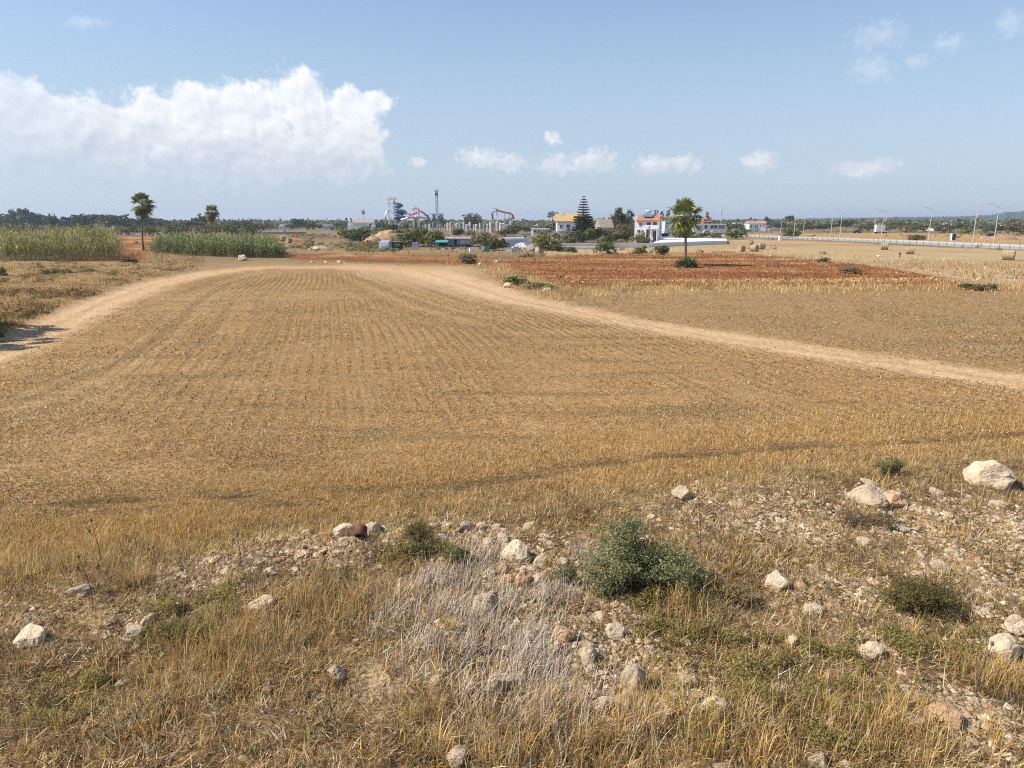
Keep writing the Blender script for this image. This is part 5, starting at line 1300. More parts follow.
CL = [(505, 512, 252.5, 248, 'galv', 'grey scrap panel leaning in the clutter right of the dark bush'), (513, 519, 252, 246.5, 'bluewhite', 'pale blue drum cabinet in the clutter below the tarpaulin'), (535, 538.5, 252.5, 247, 'white', 'narrow white cabinet at the right of the clutter'),
      (441, 444.5, 252, 248.5, 'white', 'small white crate before the lean to'), (447.5, 452, 251.5, 247.5, 'tile_p', 'salmon coloured crate before the blue shed'), (412, 418, 249.5, 242.5, 'galv', 'grey metal tank at the foot of the olive green tree'), (470, 474, 252, 248, 'white', 'white crate before the right end of the blue shed')]
for x0, x1, yb, yt, mt, lb in CL:
    r, w, k, Z = bldg('crate' if 'crate' in lb else 'scrap_box', lb, x0, x1, yb, random.uniform(-.4, .4), cat='crate' if 'crate' in lb else 'scrap'); h = Z(yt)
    f = MB(); f.box(-w / 2, w / 2, 0, w * .7, -.02, h * .92); f.build('body', M[mt], r); MB().box(-w / 2 - .04, w / 2 + .04, -.04, w * .7 + .04, h * .92 + .003, h).build('lid', M[mt], r)

# earth mounds
def mound(label, px, ybase, wpx, ytop, col, seed):
    x, y = (float(q) for q in g0(px, ybase)); w = wpx * mpp(y); h = float(zat(ytop, y)); n = 40
    g = np.linspace(-1, 1, n); X, Yy = np.meshgrid(g, g); X = X.ravel(); Yy = Yy.ravel()
    R = np.hypot(X, Yy); z = np.clip(1 - R ** 2, 0, 1) ** .8 * h * (1 + .5 * fbm(X * 2.2 + seed, Yy * 2.2, seed, 4)) - .05
    i = np.arange(n - 1)[:, None] * n + np.arange(n - 1)[None]; q = np.stack([i, i + 1, i + n + 1, i + n], -1).reshape(-1, 4)
    V = np.stack([x + X * w / 2, y + (Yy + 1) * w * .3, z], 1); cc = np.tile(np.array(col), (len(V), 1)); cc = lerp3(cc, .6 * sstep(0, .4, fbm(X * 3, Yy * 3, seed + 3, 3)), np.array(col) * np.array([.7, .5, .4]))
    link('earth_mound', npmesh('earth_mound', V, [q], M['ground'], cc, True, {'fine': np.ones(len(V))}), label=label, cat='mound', kind='structure')
mound('pale sandy spoil mound left of the olive green trees', 386, 240.5, 36, 230.5, (.50, .34, .19), 3)
mound('second sandy spoil mound at the foot of the first', 372, 241.5, 18, 236, (.50, .36, .22), 5)
mound('red earth heaps at the far right beyond the road', 1008, 240, 34, 235.5, (.40, .26, .15), 9)
mound('smaller red earth heap left of the far right heaps beyond the road', 990, 239.5, 18, 236, (.42, .28, .16), 10)
mound('pale earth bank before the white hall on the left', 318, 250, 26, 245.5, (.48, .37, .24), 12)

# pale boulders far left of centre
for k, (px, yb, w, lb) in enumerate([(316, 250, 9, 'pale boulder on the waste ground left of the box trailer'), (339, 263.5, 7, 'white stone on the far edge of the track, largest of the row'), (326, 263, 5, 'white stone left of the largest on the far edge of the track'),
        (312, 262.8, 5, 'small stone at the left end of the row on the far track edge'), (508, 287.5, 12, 'pale stone pile edge at the corner of the red field'), (548, 292, 13, 'dark low stones at the red field corner nearest the track'), (243, 260.5, 14, 'brown rubble lump at the end of the green cane hedge'),
        (480, 265, 6, 'white stone beside the dull tussock on the strip'), (497, 262.5, 6, 'pale stone at the left tip of the red field'), (878, 257, 5, 'pale stone on the edge of the red field'), (770, 256.5, 4, 'pale stone left on the red field edge below the bales')]):
    x, y = (float(q) for q in g0(px, yb)); s = w * mpp(y) * .72; o = link('field_stone', rock_mesh('field_stone', 600 + k, M['rock'], 3, (1, .8, .7), 5), label=lb, cat='stone'); o.location = (x, y, s * .2); o.scale = (s * 1.1, s, s)

# pale blue building with arch carport
r, w, k, Z = bldg('building', 'pale blue box building with dark windows left of the lone palm', 664.5, 677, 236)
a, b = -w / 2, w / 2
MB().box(a, b, 0, 6, -.2, Z(221.5)).build('wall', M['bluewhite'], r); MB().box(a - .25, b + .25, -.25, 6.25, Z(221.5) + .004, Z(220.6)).build('roof', M['white'], r)
for i in range(3): win(r, a + w * (.08 + .31 * i), a + w * (.31 + .31 * i), Z(224.3), Z(222.4), mat='glass')
MB().box(a + .1, b - .1, -.12, -.03, Z(228), Z(225.5)).build('fascia', M['blue'], r)
r, w, k, Z = bldg('carport', 'white arched carport before the pale blue building', 659.5, 671.5, 238.5)
a, b = -w / 2, w / 2; h = Z(230.2); h1 = Z(233.5)
prof = [(q, h1 + (h - h1) * math.sqrt(max(0, 1 - (q / (w / 2)) ** 2))) for q in np.linspace(-w / 2, w / 2, 13)]
MB().prismy(prof + [(q * .96, z - .22) for q, z in prof[::-1]], 0, 4).build('roof', M['white'], r)
for s in (a + .05, b - .3): MB().box(s, s + .25, .1, .35, -.1, h1 - .1).build('post', M['white'], r)
MB().box(a + .3, b - .3, 3.7, 3.9, -.1, h1).build('back_wall', M['dark'], r)
MB().box(a + .3, b - .3, .12, .2, -.1, .7).build('low_wall', M['white'], r)
r, w, k, Z = bldg('building', 'beige building with a flat roof behind the pale blue building', 659, 683, 233, Y=330)
MB().box(-w / 2, w / 2, 0, 8, -.2, Z(217.2)).build('wall', M['cream'], r); MB().box(-w / 2 - .2, w / 2 + .2, -.2, 8.2, Z(217.2) + .004, Z(216.5)).build('roof', M['white'], r); win(r, -w * .3, -w * .15, Z(220.5), Z(218.5)); win(r, w * .1, w * .25, Z(220.5), Z(218.5))
# orange kiosk and glazed building
r, w, k, Z = bldg('building', 'long white building with dark glazing below the orange cabin', 694, 725, 233)
a, b = -w / 2, w / 2
MB().box(a, b, 0, 8, -.2, Z(224.8)).build('wall', M['white'], r); MB().box(a - .3, b + .3, -.4, 8.3, Z(224.8) + .004, Z(223.9)).build('roof', M['white'], r)
for q0, q1 in ((.33, .42), (.52, .62), (.64, .74), (.78, .86), (.88, .97)): win(r, a + w * q0, a + w * q1, Z(228.6), Z(225.3))
win(r, a + w * .12, a + w * .24, Z(229.5), Z(226), mat='blue')
r, w, k, Z = bldg('cabin', 'bright orange two tier cabin standing right of the lone palm', 703, 711.5, 230, Y=420)
a, b = -w / 2, w / 2
MB().box(a, b, 0, 5, 0, Z(219.4)).build('lower_storey', M['orange'], r); MB().box(a + w * .38, b - .3, .5, 4, Z(219.4) + .004, Z(217.4)).build('upper_storey', M['orange'], r); MB().box(a - .2, b + .2, -.3, -.01, Z(221.5), Z(221)).build('ledge', M['white'], r)
win(r, a + w * .1, a + w * .4, Z(221), Z(220), frame=False); win(r, a + w * .55, a + w * .9, Z(223.5), Z(222), frame=False)
# parked cars
def car(label, px, yb, length, mat, rz):
    x, y = (float(q) for q in g0(px, yb)); r = empty('parked_car', (x, y, 0), rz, label=label, cat='car'); L = length
    MB().prismy([(-L / 2, .35), (L / 2, .35), (L / 2, .8), (L * .28, .95), (L * .12, 1.42), (-L * .30, 1.45), (-L * .46, .98), (-L / 2, .9)], -.85, .85).build('body', M[mat], r)
    for s in (-.862, .832): MB().prismy([(L * .25, .97), (L * .11, 1.36), (-L * .28, 1.38), (-L * .41, 1.0)], s, s + .03).build('side_window', M['glass'], r)
    for xx in (-L * .31, L * .31):
        for yy in (-.88, .70): MB().tube([(xx, yy, .32), (xx, yy + .18, .32)], .32, 14).build('wheel', M['black'], r)
car('white car parked before the glazed building, left one', 707, 233.6, 4.2, 'carpaint_w', .05); car('white car parked before the glazed building, right one', 715, 233.4, 4.2, 'carpaint_w', -.1)
car('dark car parked under the trees beyond the road', 857, 233.2, 4.4, 'carpaint_d', .1); car('dark blue car beyond the road at the far right', 991, 237, 4.3, 'carpaint_d', .2)
# pole with sign, small tower
def mast(px, ytop, yb, label, Y=None):
    x, y = (float(q) for q in g0(px, yb)); h = float(zat(ytop, y)); r = empty('mast', (x, y, 0), label=label, cat='mast')
    MB().tube([(0, 0, -.2), (0, 0, h)], [.22, .16], 8).build('pole', M['galv'], r); MB().box(-.9, .0, -.2, .2, h * .72, h * .88).build('sign_panel', M['white'], r)
mast(720.5, 207, 232, 'grey mast with a small white sign panel right of the orange cabin')
for px, yt, yb, lb in [(648.5, 225.5, 243.5, 'dark wooden pole before the door of the orange roofed house'), (659.5, 216, 243.5, 'tall dark wooden pole right of the orange roofed house'), (275.5, 218.5, 232, 'pale pole before the low line of trees on the left'), (696, 227, 236, 'thin pale pole right of the lone palm trunk')]:
    x, y = (float(q) for q in g0(px, yb)); h = float(zat(yt, y)); r = empty('utility_pole', (x, y, 0), label=lb, cat='pole')
    MB().tube([(0, 0, -.2), (0, 0, h)], [.17, .12], 8).build('pole', M['wood' if 'dark' in lb else 'galv'], r); MB().box(-.5, .5, -.06, .06, h - .5, h - .4).build('crossarm', M['wood'], r)
# beige roofed house and stalls
r, w, k, Z = bldg('house', 'low house with a faded beige pitched roof left of the garden trees', 600, 613, 238.5, math.radians(12))
a, b = -w / 2, w / 2; zt = Z(227.5)
MB().box(a, b, 0, 6, -.2, zt).build('wall', M['cream'], r); MB().prismx([(-.5, zt + .004), (3, Z(218.8)), (6.5, zt + .004)], a - .3, b + .3).build('roof', M['tile_b'], r); win(r, a + .8, a + 1.8, Z(233), Z(229.5)); win(r, b - 1.8, b - .8, Z(233), Z(229.5))
r, w, k, Z = bldg('pavilion', 'white flat roofed pavilion with a blue fascia right of the tiered conifer', 590, 606, 240.5)
a, b = -w / 2, w / 2
MB().box(a, b, -.2, 4, Z(230.5), Z(229)).build('roof', M['white'], r); MB().box(a + .02, b - .02, -.27, -.21, Z(230.3), Z(229.2)).build('fascia', M['blue'], r)
for q in (0, .33, .66, .97): MB().box(a + w * q, a + w * q + .2, 0, .2, -.1, Z(230.5) - .004).build('post', M['white'], r)
MB().box(a + .1, b - .1, 3.7, 3.85, -.1, Z(230.6)).build('back_wall', M['cream'], r)
r, w, k, Z = bldg('hut', 'long low white building left of the three slender palms', 532, 549, 236)
a, b = -w / 2, w / 2
MB().box(a, b, 0, 6, -.2, Z(229.2)).build('wall', M['white'], r); MB().box(a - .3, b + .3, -.3, 6.3, Z(229.2) + .004, Z(228.4)).build('roof', M['white'], r)
for q in (.1, .35, .6, .82): win(r, a + w * q, a + w * q + 1.2, Z(232.5), Z(230.3))
# white perimeter walls and terrace
def wall_run(label, pts, h, t, mat='conc', coping=True):
    P = [Vector((*map(float, g0(a_, b_)), 0)) for a_, b_ in pts]; r = empty('garden_wall', P[0], label=label, cat='wall')
    m1, m2 = MB(), MB()
    for i in range(len(P) - 1):
        a_ = P[i] - P[0]; b_ = P[i + 1] - P[0]; d = (b_ - a_).normalized(); n = Vector((-d.y, d.x, 0)) * t / 2; n2 = n * 1.5
        for m, nn, z0, z1 in ((m1, n, -.2, h), (m2, n2, h + .003, h + .09)):
            m.add([a_ - nn + Vector((0, 0, z0)), b_ - nn + Vector((0, 0, z0)), b_ + nn + Vector((0, 0, z0)), a_ + nn + Vector((0, 0, z0)), a_ - nn + Vector((0, 0, z1)), b_ - nn + Vector((0, 0, z1)), b_ + nn + Vector((0, 0, z1)), a_ + nn + Vector((0, 0, z1))],
                  [(0, 3, 2, 1), (4, 5, 6, 7), (0, 1, 5, 4), (1, 2, 6, 5), (2, 3, 7, 6), (3, 0, 4, 7)])
    m1.build('wall', M[mat], r)
    if coping: m2.build('coping', M[mat], r)
wall_run('long low white wall running behind the small green bushes', [(559, 247.5), (600, 247.6), (650, 247.2), (668, 246.6)], .85, .3)
def terrace():
    P = [Vector((*map(float, g0(*q)), 0)) for q in [(650, 247), (727, 244.3), (726, 241.5), (667, 240.5)]]; o = P[0]
    r = empty('terrace', o, label='raised white concrete terrace behind the lone palm, lit on top', cat='terrace'); h = .85
    L = [p - o for p in P]; n = len(L)
    MB().add([(p.x, p.y, -.2) for p in L] + [(p.x, p.y, h) for p in L], [tuple(range(n))[::-1], tuple(range(n, 2 * n))] + [(i, (i + 1) % n, (i + 1) % n + n, i + n) for i in range(n)]).build('slab', M['conc'], r)
    e = MB(); a_, b_ = L[0], L[1]; e.add([(a_.x, a_.y - .12, h + .003), (b_.x, b_.y - .12, h + .003), (b_.x, b_.y + .12, h + .003), (a_.x, a_.y + .12, h + .003), (a_.x, a_.y - .12, h + .16), (b_.x, b_.y - .12, h + .16), (b_.x, b_.y + .12, h + .16), (a_.x, a_.y + .12, h + .16)],
        [(0, 3, 2, 1), (4, 5, 6, 7), (0, 1, 5, 4), (1, 2, 6, 5), (2, 3, 7, 6), (3, 0, 4, 7)]); e.build('kerb', M['white'], r)
terrace()
wall_run('short white wall beside the orange roofed house', [(653.5, 242), (659.5, 242)], 1.9, .3, 'white')
wall_run('low grey field wall on the far left before the trees', [(254, 234.3), (306, 233.6)], .9, .4, 'stone', False)
wall_run('low pale wall left of the yellow green bush by the road', [(769, 230.8), (787, 230.6)], 1.4, .3, 'white')
# white house etc. on the right
def small_house(label, px0, px1, yb, ywall, yroof, wm, rm, rz=0, depth=6, nw=2):
    r, w, k, Z = bldg('house', label, px0, px1, yb, rz); a, b = -w / 2, w / 2; zt = Z(ywall)
    MB().box(a, b, 0, depth, -.2, zt).build('wall', M[wm], r)
    if rm == 'flat': MB().box(a - .2, b + .2, -.2, depth + .2, zt + .004, Z(yroof)).build('roof', M[wm], r)
    else: MB().prismx([(-.4, zt + .004), (depth / 2, Z(yroof)), (depth + .4, zt + .004)], a - .3, b + .3).build('roof', M[rm], r)
    for i in range(nw): win(r, a + w * (i + .35) / nw, a + w * (i + .65) / nw, zt * .45, zt * .78)
small_house('plain white cube house left of the pink roofed houses', 735.5, 742, 232, 223.5, 222.8, 'white', 'flat')
small_house('white house with a pink tiled roof, left one of the pair', 748.5, 757.5, 231, 223.5, 220.8, 'white', 'tile_p', .2)
small_house('white house with a pink tiled roof, right one of the pair', 758, 765.5, 231, 223.2, 220.8, 'white', 'tile_p', -.1)
small_house('tiny white hut beside the low pole line left of the water slides', 279.5, 283, 232, 226, 224.5, 'white', 'tile_b', nw=1)
small_house('small white building glimpsed left of the taller left palm', 130, 137, 233.3, 231, 229.6, 'white', 'flat', nw=2)
small_house('low pale green roofed building among the trees left of the hall', 323, 332, 230.5, 226, 224.2, 'bluewhite', 'flat')
for k, (x0, x1, yb, yt) in enumerate([(946, 950.5, 227.5, 223.2), (951.5, 957, 227, 222.8), (962, 965, 226.5, 222.6), (985, 994, 227, 223), (1002, 1012, 227.3, 223.5), (1013, 1024, 227.2, 222.8)]):
    small_house(['far white house right of the middle lamp post, left of two', 'far white house right of the middle lamp post, right of two', 'tiny far white house left of the tallest lamp post', 'far long white building between the two tallest lamp posts', 'far white building right of the tallest lamp posts', 'far white building at the right frame edge'][k], x0, x1, yb, yt + .6, yt, 'white', 'flat', nw=2)
# truck box by the road
def truck():
    x, y = (float(q) for q in g0(879.5, 233.5)); r = empty('box_truck', (x, y, 0), .05, label='white box truck parked beyond the road between two lamp posts', cat='truck'); h = float(zat(224.8, y))
    MB().box(-2.6, 1.9, -1.1, 1.1, .9, h).build('cargo_box', M['white'], r); MB().prismy([(1.95, .6), (3.6, .6), (3.6, 1.5), (3.1, h * .8), (1.95, h * .8)], -1.05, 1.05).build('cab', M['carpaint_w'], r); MB().prismy([(2.3, 1.5), (3.4, 1.5), (3.0, h * .75), (2.3, h * .75)], -1.09, -1.06).build('side_window', M['glass'], r)
    for xx in (-1.8, 2.7):
        for yy in (-1.1, .85): MB().tube([(xx, yy, .45), (xx, yy + .25, .45)], .45, 14).build('wheel', M['black'], r)
    MB().box(-2.6, 3.0, -.5, .5, .5, .88).build('chassis', M['black'], r)
truck()
for px, yb, yt, w_, lb in [(953.5, 240.5, 233.5, 4.2, 'dark purple cabinet with a pale frame beyond the road'), (780.5, 240.6, 235.3, 2.6, 'white roadside cabinet left of the yellow green bush')]:
    x, y = (float(q) for q in g0(px, yb)); h = float(zat(yt, y)); w = w_ * mpp(y); r = empty('roadside_cabinet', (x, y, 0), label=lb, cat='cabinet'); dk = 'purple' in lb
    MB().box(-w / 2, w / 2, 0, .8, -.1, h).build('body', M['white'], r); MB().box(-w / 2 - .08, w / 2 + .08, -.08, .88, h + .003, h + .12).build('lid', M['galv'], r); MB().box(-w / 2 + .12, w / 2 - .12, -.05, -.003, .15, h - .12).build('door', M['carpaint_d' if dk else 'white'], r)

# ------------------------------------------------------------------ water park
def slide_tower():
    Y = 400.0; x = float(xat(392, 225, Y)); k = mpp(Y); Z = lambda py: float(zat(py, Y)); r = empty('slide_tower', (x, Y, 0), label='water slide tower with blue spiral slides and a grey cap', cat='slide tower')
    f = MB()
    for xx in (-1.6, 1.6):
        for yy in (0, 3.2): f.tube([(xx, yy, -.2), (xx, yy, Z(199))], .16, 6)
    for zz in np.linspace(3, Z(199) - 1, 5): f.tube([(-1.6, 0, zz), (1.6, 0, zz + 1.5)], .08, 5); f.tube([(1.6, 3.2, zz), (-1.6, 3.2, zz + 1.5)], .08, 5)
    f.build('frame', M['pillar'], r)
    for py in (203, 210, 217): MB().box(-2, 2, -.3, 3.6, Z(py) - .15, Z(py)).build('deck', M['galv'], r)
    MB().frus(-2.4, 2.8, -.7, 4, Z(199), Z(197.3), 1.2).build('cap', M['tile_b'], r)
    for j, (z0, z1, cx, R, turns, mt, rr) in enumerate([(Z(202.5), Z(219), 3.5, 2.1, 3.0, 'slide_b', .75), (Z(209), Z(221), 5.2, 2.2, 2.0, 'slide_b', .8)]):
        pts = [(cx + R * math.cos(t * turns * 6.283 + 3.14), 1.6 + R * math.sin(t * turns * 6.283 + 3.14), z0 + (z1 - z0) * t) for t in np.linspace(0, 1, 48)]
        MB().tube(pts, rr, 8).build('spiral_slide', M[mt], r, True)
    MB().tube([(7, 1, Z(213)), (10, 0, Z(214.5)), (13, -1, Z(217)), (17, -1, Z(217.5)), (20, -1, Z(219))], .65, 8).build('straight_slide', M['slide_w'], r, True)
    MB().tube([(-1.6, .5, Z(210)), (-3.2, -.5, Z(214)), (-3.4, -1, Z(220))], .55, 8).build('straight_slide', M['slide_w'], r, True)
    for xx in (5, 9.5, 14): MB().tube([(xx, 1, -.2), (xx, 1, Z(217))], .14, 6).build('support_post', M['pillar'], r)
slide_tower()
def drop_tower():
    Y = 410.0; x = float(xat(437.3, 225, Y)); Z = lambda py: float(zat(py, Y)); r = empty('drop_tower', (x, Y, 0), label='tall slim grey lattice tower, highest thing on the skyline', cat='tower'); w = .55; h = Z(191.5)
    f = MB()
    for xx in (-w, w):
        for yy in (-w, w): f.tube([(xx, yy, -.2), (xx, yy, h)], .15, 6)
    f.build('mast_legs', M['steel'], r)
    b = MB(); n = 16
    for i in range(n):
        z0 = h * i / n; z1 = h * (i + 1) / n; s = 1 if i % 2 else -1
        for yy in (-w, w): b.tube([(-w * s, yy, z0), (w * s, yy, z1)], .09, 5)
        for xx in (-w, w): b.tube([(xx, -w * s, z0), (xx, w * s, z1)], .09, 5)
    b.build('bracing', M['steel'], r)
    for s in (-1, 1): MB().box(s * .42 - .3, s * .42 + .3, -1.2, 1.2, Z(195.5), Z(193)).build('winch_box', M['carpaint_d'], r)
    MB().box(-1.1, 1.1, -1.1, 1.1, h + .003, Z(190.3)).build('cap', M['bluewhite'], r)
    MB().tube([(0, 0, Z(190.3)), (0, 0, Z(187.5))], .06, 5).build('antenna', M['steel'], r)
    MB().box(-3.2, .6, -1.8, 1.8, Z(214.3), Z(213.6)).build('platform', M['tile_p'], r)
drop_tower()
def pink_slide():
    Y = 395.0; x = float(xat(416, 225, Y)); Z = lambda py: float(zat(py, Y)); r = empty('slide_tower', (x, Y, 0), label='smaller pink and white slide tower between the blue slides and the tall tower', cat='slide tower')
    f = MB()
    for xx in (-1.5, 1.5):
        for yy in (0, 3): f.tube([(xx, yy, -.2), (xx, yy, Z(209.5))], .16, 6)
    f.build('frame', M['pillar'], r); MB().frus(-2.1, 2.1, -.5, 3.5, Z(209.5), Z(207), 1.9).build('roof', M['red'], r); MB().box(-2, 2, -.4, 3.4, Z(213.4), Z(213)).build('deck', M['white'], r)
    MB().tube([(0, 1.5, Z(207)), (0, 1.5, Z(205.3))], .07, 5).build('finial', M['steel'], r)
    pts = [(-1.6 + 2.6 * math.cos(t), -1 + 1.6 * math.sin(t), Z(212.8) + (Z(220) - Z(212.8)) * (t - .6) / 6.5) for t in np.linspace(.6, 7.1, 30)]
    MB().tube(pts, .6, 8).build('spiral_slide', M['pink'], r, True)
    MB().tube([(1.4, 0, Z(211)), (3.5, -.5, Z(211.6)), (5, -.8, Z(214)), (6, -.8, Z(216))], .5, 8).build('straight_slide', M['red'], r, True)
    MB().tube([(-1.4, 0, Z(216)), (-4, -1, Z(218)), (-8, -1, Z(220))], .6, 8).build('straight_slide', M['slide_w'], r, True)
pink_slide()
def coaster():
    Y = 405.0; x = float(xat(502, 225, Y)); Z = lambda py: float(zat(py, Y)); k = mpp(Y); r = empty('slide_ride', (x, Y, 0), label='dark red open chute slide on columns starting from a grey deck', cat='slide')
    X = lambda px: (px - 502) * k
    MB().tube([(X(496), 1, Z(209.6)), (X(501), 1, Z(211.3)), (X(506), .8, Z(212.6)), (X(510), .5, Z(213)), (X(512.5), .2, Z(215)), (X(514), 0, Z(219))], .5, 8).build('chute', M['red'], r, True)
    for px, py in ((497.5, 210.5), (504.5, 212.5), (509.5, 213.5), (512, 216)): MB().tube([(X(px), 1, -.2), (X(px), 1, Z(py))], .15, 6).build('column', M['pillar'], r)
    MB().box(X(492.5), X(498), -.4, 2.6, Z(211.6), Z(211)).build('deck', M['galv'], r)
    MB().box(X(493), X(496.5), -.3, 2.4, Z(208.6), Z(208.2)).build('canopy', M['bluewhite'], r)
    for px in (493.2, 496.3): MB().tube([(X(px), 0, -.2), (X(px), 0, Z(208.6))], .14, 6).build('deck_post', M['pillar'], r)
    MB().tube([(X(494), -.5, Z(211.5)), (X(492), -1, Z(214)), (X(493), -1.5, Z(219))], .45, 8).build('tube_slide', M['slide_b'], r, True)
coaster()
# row of pillars: one colonnade with its posts
def colonnade(label, px0, px1, yb, n, h, seed):
    r_ = random.Random(seed); x0, y0 = (float(q) for q in g0(px0, yb)); x1, y1 = (float(q) for q in g0(px1, yb)); r = empty('pillar_fence', (x0, y0, 0), label=label, cat='fence')
    for i in range(n):
        xx = (x1 - x0) * (i + r_.uniform(-.2, .2)) / (n - 1); hh = h * r_.uniform(.75, 1.15); mt = r_.choice(['pillar', 'pillar', 'pillar', 'white', 'white', 'stone', 'tile_p'])
        m = MB(); q = r_.uniform(.32, .6); m.tube([(xx, 0, -.2), (xx, 0, hh)], q * 1.15, 10); m.frus(xx - q * 1.25, xx + q * 1.25, -q * 1.25, q * 1.25, hh + .003, hh + .35, .25); m.build('pillar', M[mt], r)
    for i in range(n - 1):
        xx = (x1 - x0) * i / (n - 1); MB().box(xx + .75, xx + (x1 - x0) / (n - 1) - .75, -.12, .12, h * .30, h * .42).build('rail', M['pillar' if r_.random() < .7 else 'pink'], r)
colonnade('row of white square pillars with rails along the water park, right of the slide tower', 396, 448, 230.4, 15, 3.9, 1)
colonnade('row of taller white square pillars right of the drop tower', 450, 510, 232.6, 19, 4.8, 2)
colonnade('short row of pale pillars left of the long low white building', 514, 546, 231.8, 9, 3.8, 3)

# ------------------------------------------------------------------ road, rail, lamps
M['paving'] = surf('pale_paving', (.5, .47, .43), .95, .1, .4)
def road():
    C = [(690, 235.4), (745, 237.2), (800, 239.2), (860, 241.7), (920, 244.6), (1024, 249.4), (1160, 255.6)]
    P = [np.array([float(q) for q in g0(*c)]) for c in C]
    # smooth resample
    t = np.linspace(0, len(P) - 1, 60); X = np.interp(t, range(len(P)), [p[0] for p in P]); Yv = np.interp(t, range(len(P)), [p[1] for p in P])
    d = np.stack([np.gradient(X), np.gradient(Yv)], 1); d /= np.linalg.norm(d, axis=1, keepdims=True); n = np.stack([-d[:, 1], d[:, 0]], 1)
    def strip(name, o0, o1, z, mat, label, cat, top=0.0):
        m = MB()
        for i in range(len(X) - 1):
            a_ = [(X[j] + n[j, 0] * o, Yv[j] + n[j, 1] * o, z) for j in (i, i + 1) for o in (o0, o1)]
            if top: lo = [(x_, y_, -.2) for x_, y_, z_ in a_]; m.add(a_ + lo, [(0, 1, 3, 2), (0, 2, 6, 4), (1, 5, 7, 3)])
            else: m.add(a_, [(0, 1, 3, 2)])
        return m.build(name, M[mat], label=label, cat=cat, kind='structure')
    strip('road', .0, 14.0, .22, 'asphalt', 'pale sunlit road crossing the fields on the right', 'road', 1)
    strip('pavement', 14.0, 17.5, .34, 'paving', 'pale kerbed footpath along the far side of the road', 'pavement', 1)
    for o in (.35, 13.5): strip('road_marking', o, o + .15, .225, 'white', 'white edge line painted on the road', 'marking')
    r = empty('guard_rail', (X[0], Yv[0], 0), label='low white guard rail with posts along the near side of the road', cat='guard rail')
    L = np.concatenate([[0], np.cumsum(np.hypot(np.diff(X), np.diff(Yv)))]); m = MB(); N_ = 70
    s = np.linspace(0, L[-1], N_); xs = np.interp(s, L, X) - X[0]; ys = np.interp(s, L, Yv) - Yv[0]
    for z0, z1 in ((.55, .78),):
        for i in range(N_ - 1):
            a_, b_ = Vector((xs[i], ys[i] - .3, 0)), Vector((xs[i + 1], ys[i + 1] - .3, 0)); q = Vector((0, .06, 0))
            m.add([a_ - q + Vector((0, 0, z0)), b_ - q + Vector((0, 0, z0)), b_ + q + Vector((0, 0, z0)), a_ + q + Vector((0, 0, z0)), a_ - q + Vector((0, 0, z1)), b_ - q + Vector((0, 0, z1)), b_ + q + Vector((0, 0, z1)), a_ + q + Vector((0, 0, z1))], [(0, 3, 2, 1), (4, 5, 6, 7), (0, 1, 5, 4), (2, 3, 7, 6)])
    m.build('rail', M['galv'], r)
    for i in range(8, N_): MB().box(xs[i] - .12, xs[i] + .12, ys[i] - .50, ys[i] - .37, -.1, .9).build('post', M['galv'], r)
road()
def lamp(px, yb, ytop, arm, label):
    x, y = (float(q) for q in g0(px, yb)); h = float(zat(ytop, y)); r = empty('street_lamp', (x, y, 0), label=label, cat='street lamp', group='street lamps along the road')
    MB().tube([(0, 0, -.2), (0, 0, h * .5), (0, 0, h * .86)], [.14, .11, .085], 8).build('post', M['lamp'], r)
    pts = [(arm * 2.6 * (1 - math.cos(t)), 0, h * .86 + h * .14 * math.sin(t)) for t in np.linspace(0, 1.5, 9)]
    MB().tube(pts, .06, 6).build('arm', M['lamp'], r)
    e = pts[-1]; MB().frus(min(e[0], e[0] + arm * 1.0), max(e[0], e[0] + arm * 1.0), -.2, .2, e[2] - .1, e[2] + .12, .08).build('lamp_head', M['galv'], r)
M['lamp'] = surf('lamp_post_paint', (.52, .47, .40), .6, .08, 1)
LAMPS = [(758.5, 238.2, 225.5, 1, 'street lamp nearest the pink roofed houses, left one of the close pair'), (764, 238.4, 224, -1, 'street lamp nearest the pink roofed houses, right one of the close pair'), (780.3, 237.6, 219, -1, 'street lamp behind the white roadside cabinet'),
         (793.5, 239.8, 218.5, 1, 'street lamp in front of the yellow green bushy tree'), (803, 237.8, 217.5, -1, 'street lamp just right of the yellow green bushy tree'), (830.3, 240.8, 213.5, 1, 'street lamp on the left of the pair half way along the road'),
         (839.6, 238.8, 209, -1, 'street lamp on the right of the pair half way along the road'), (872.8, 242.8, 211, 1, 'street lamp left of the white box truck'), (880.8, 241, 208.5, -1, 'street lamp in front of the white box truck'),
         (928, 242.6, 207, -1, 'lone street lamp right of the dark round bush beyond the road'), (972.3, 245.4, 203.5, 1, 'tall street lamp curving right over the road at the far right'), (993.6, 244.2, 204, -1, 'tall street lamp curving left over the road at the far right')]
for q in LAMPS: lamp(*q)

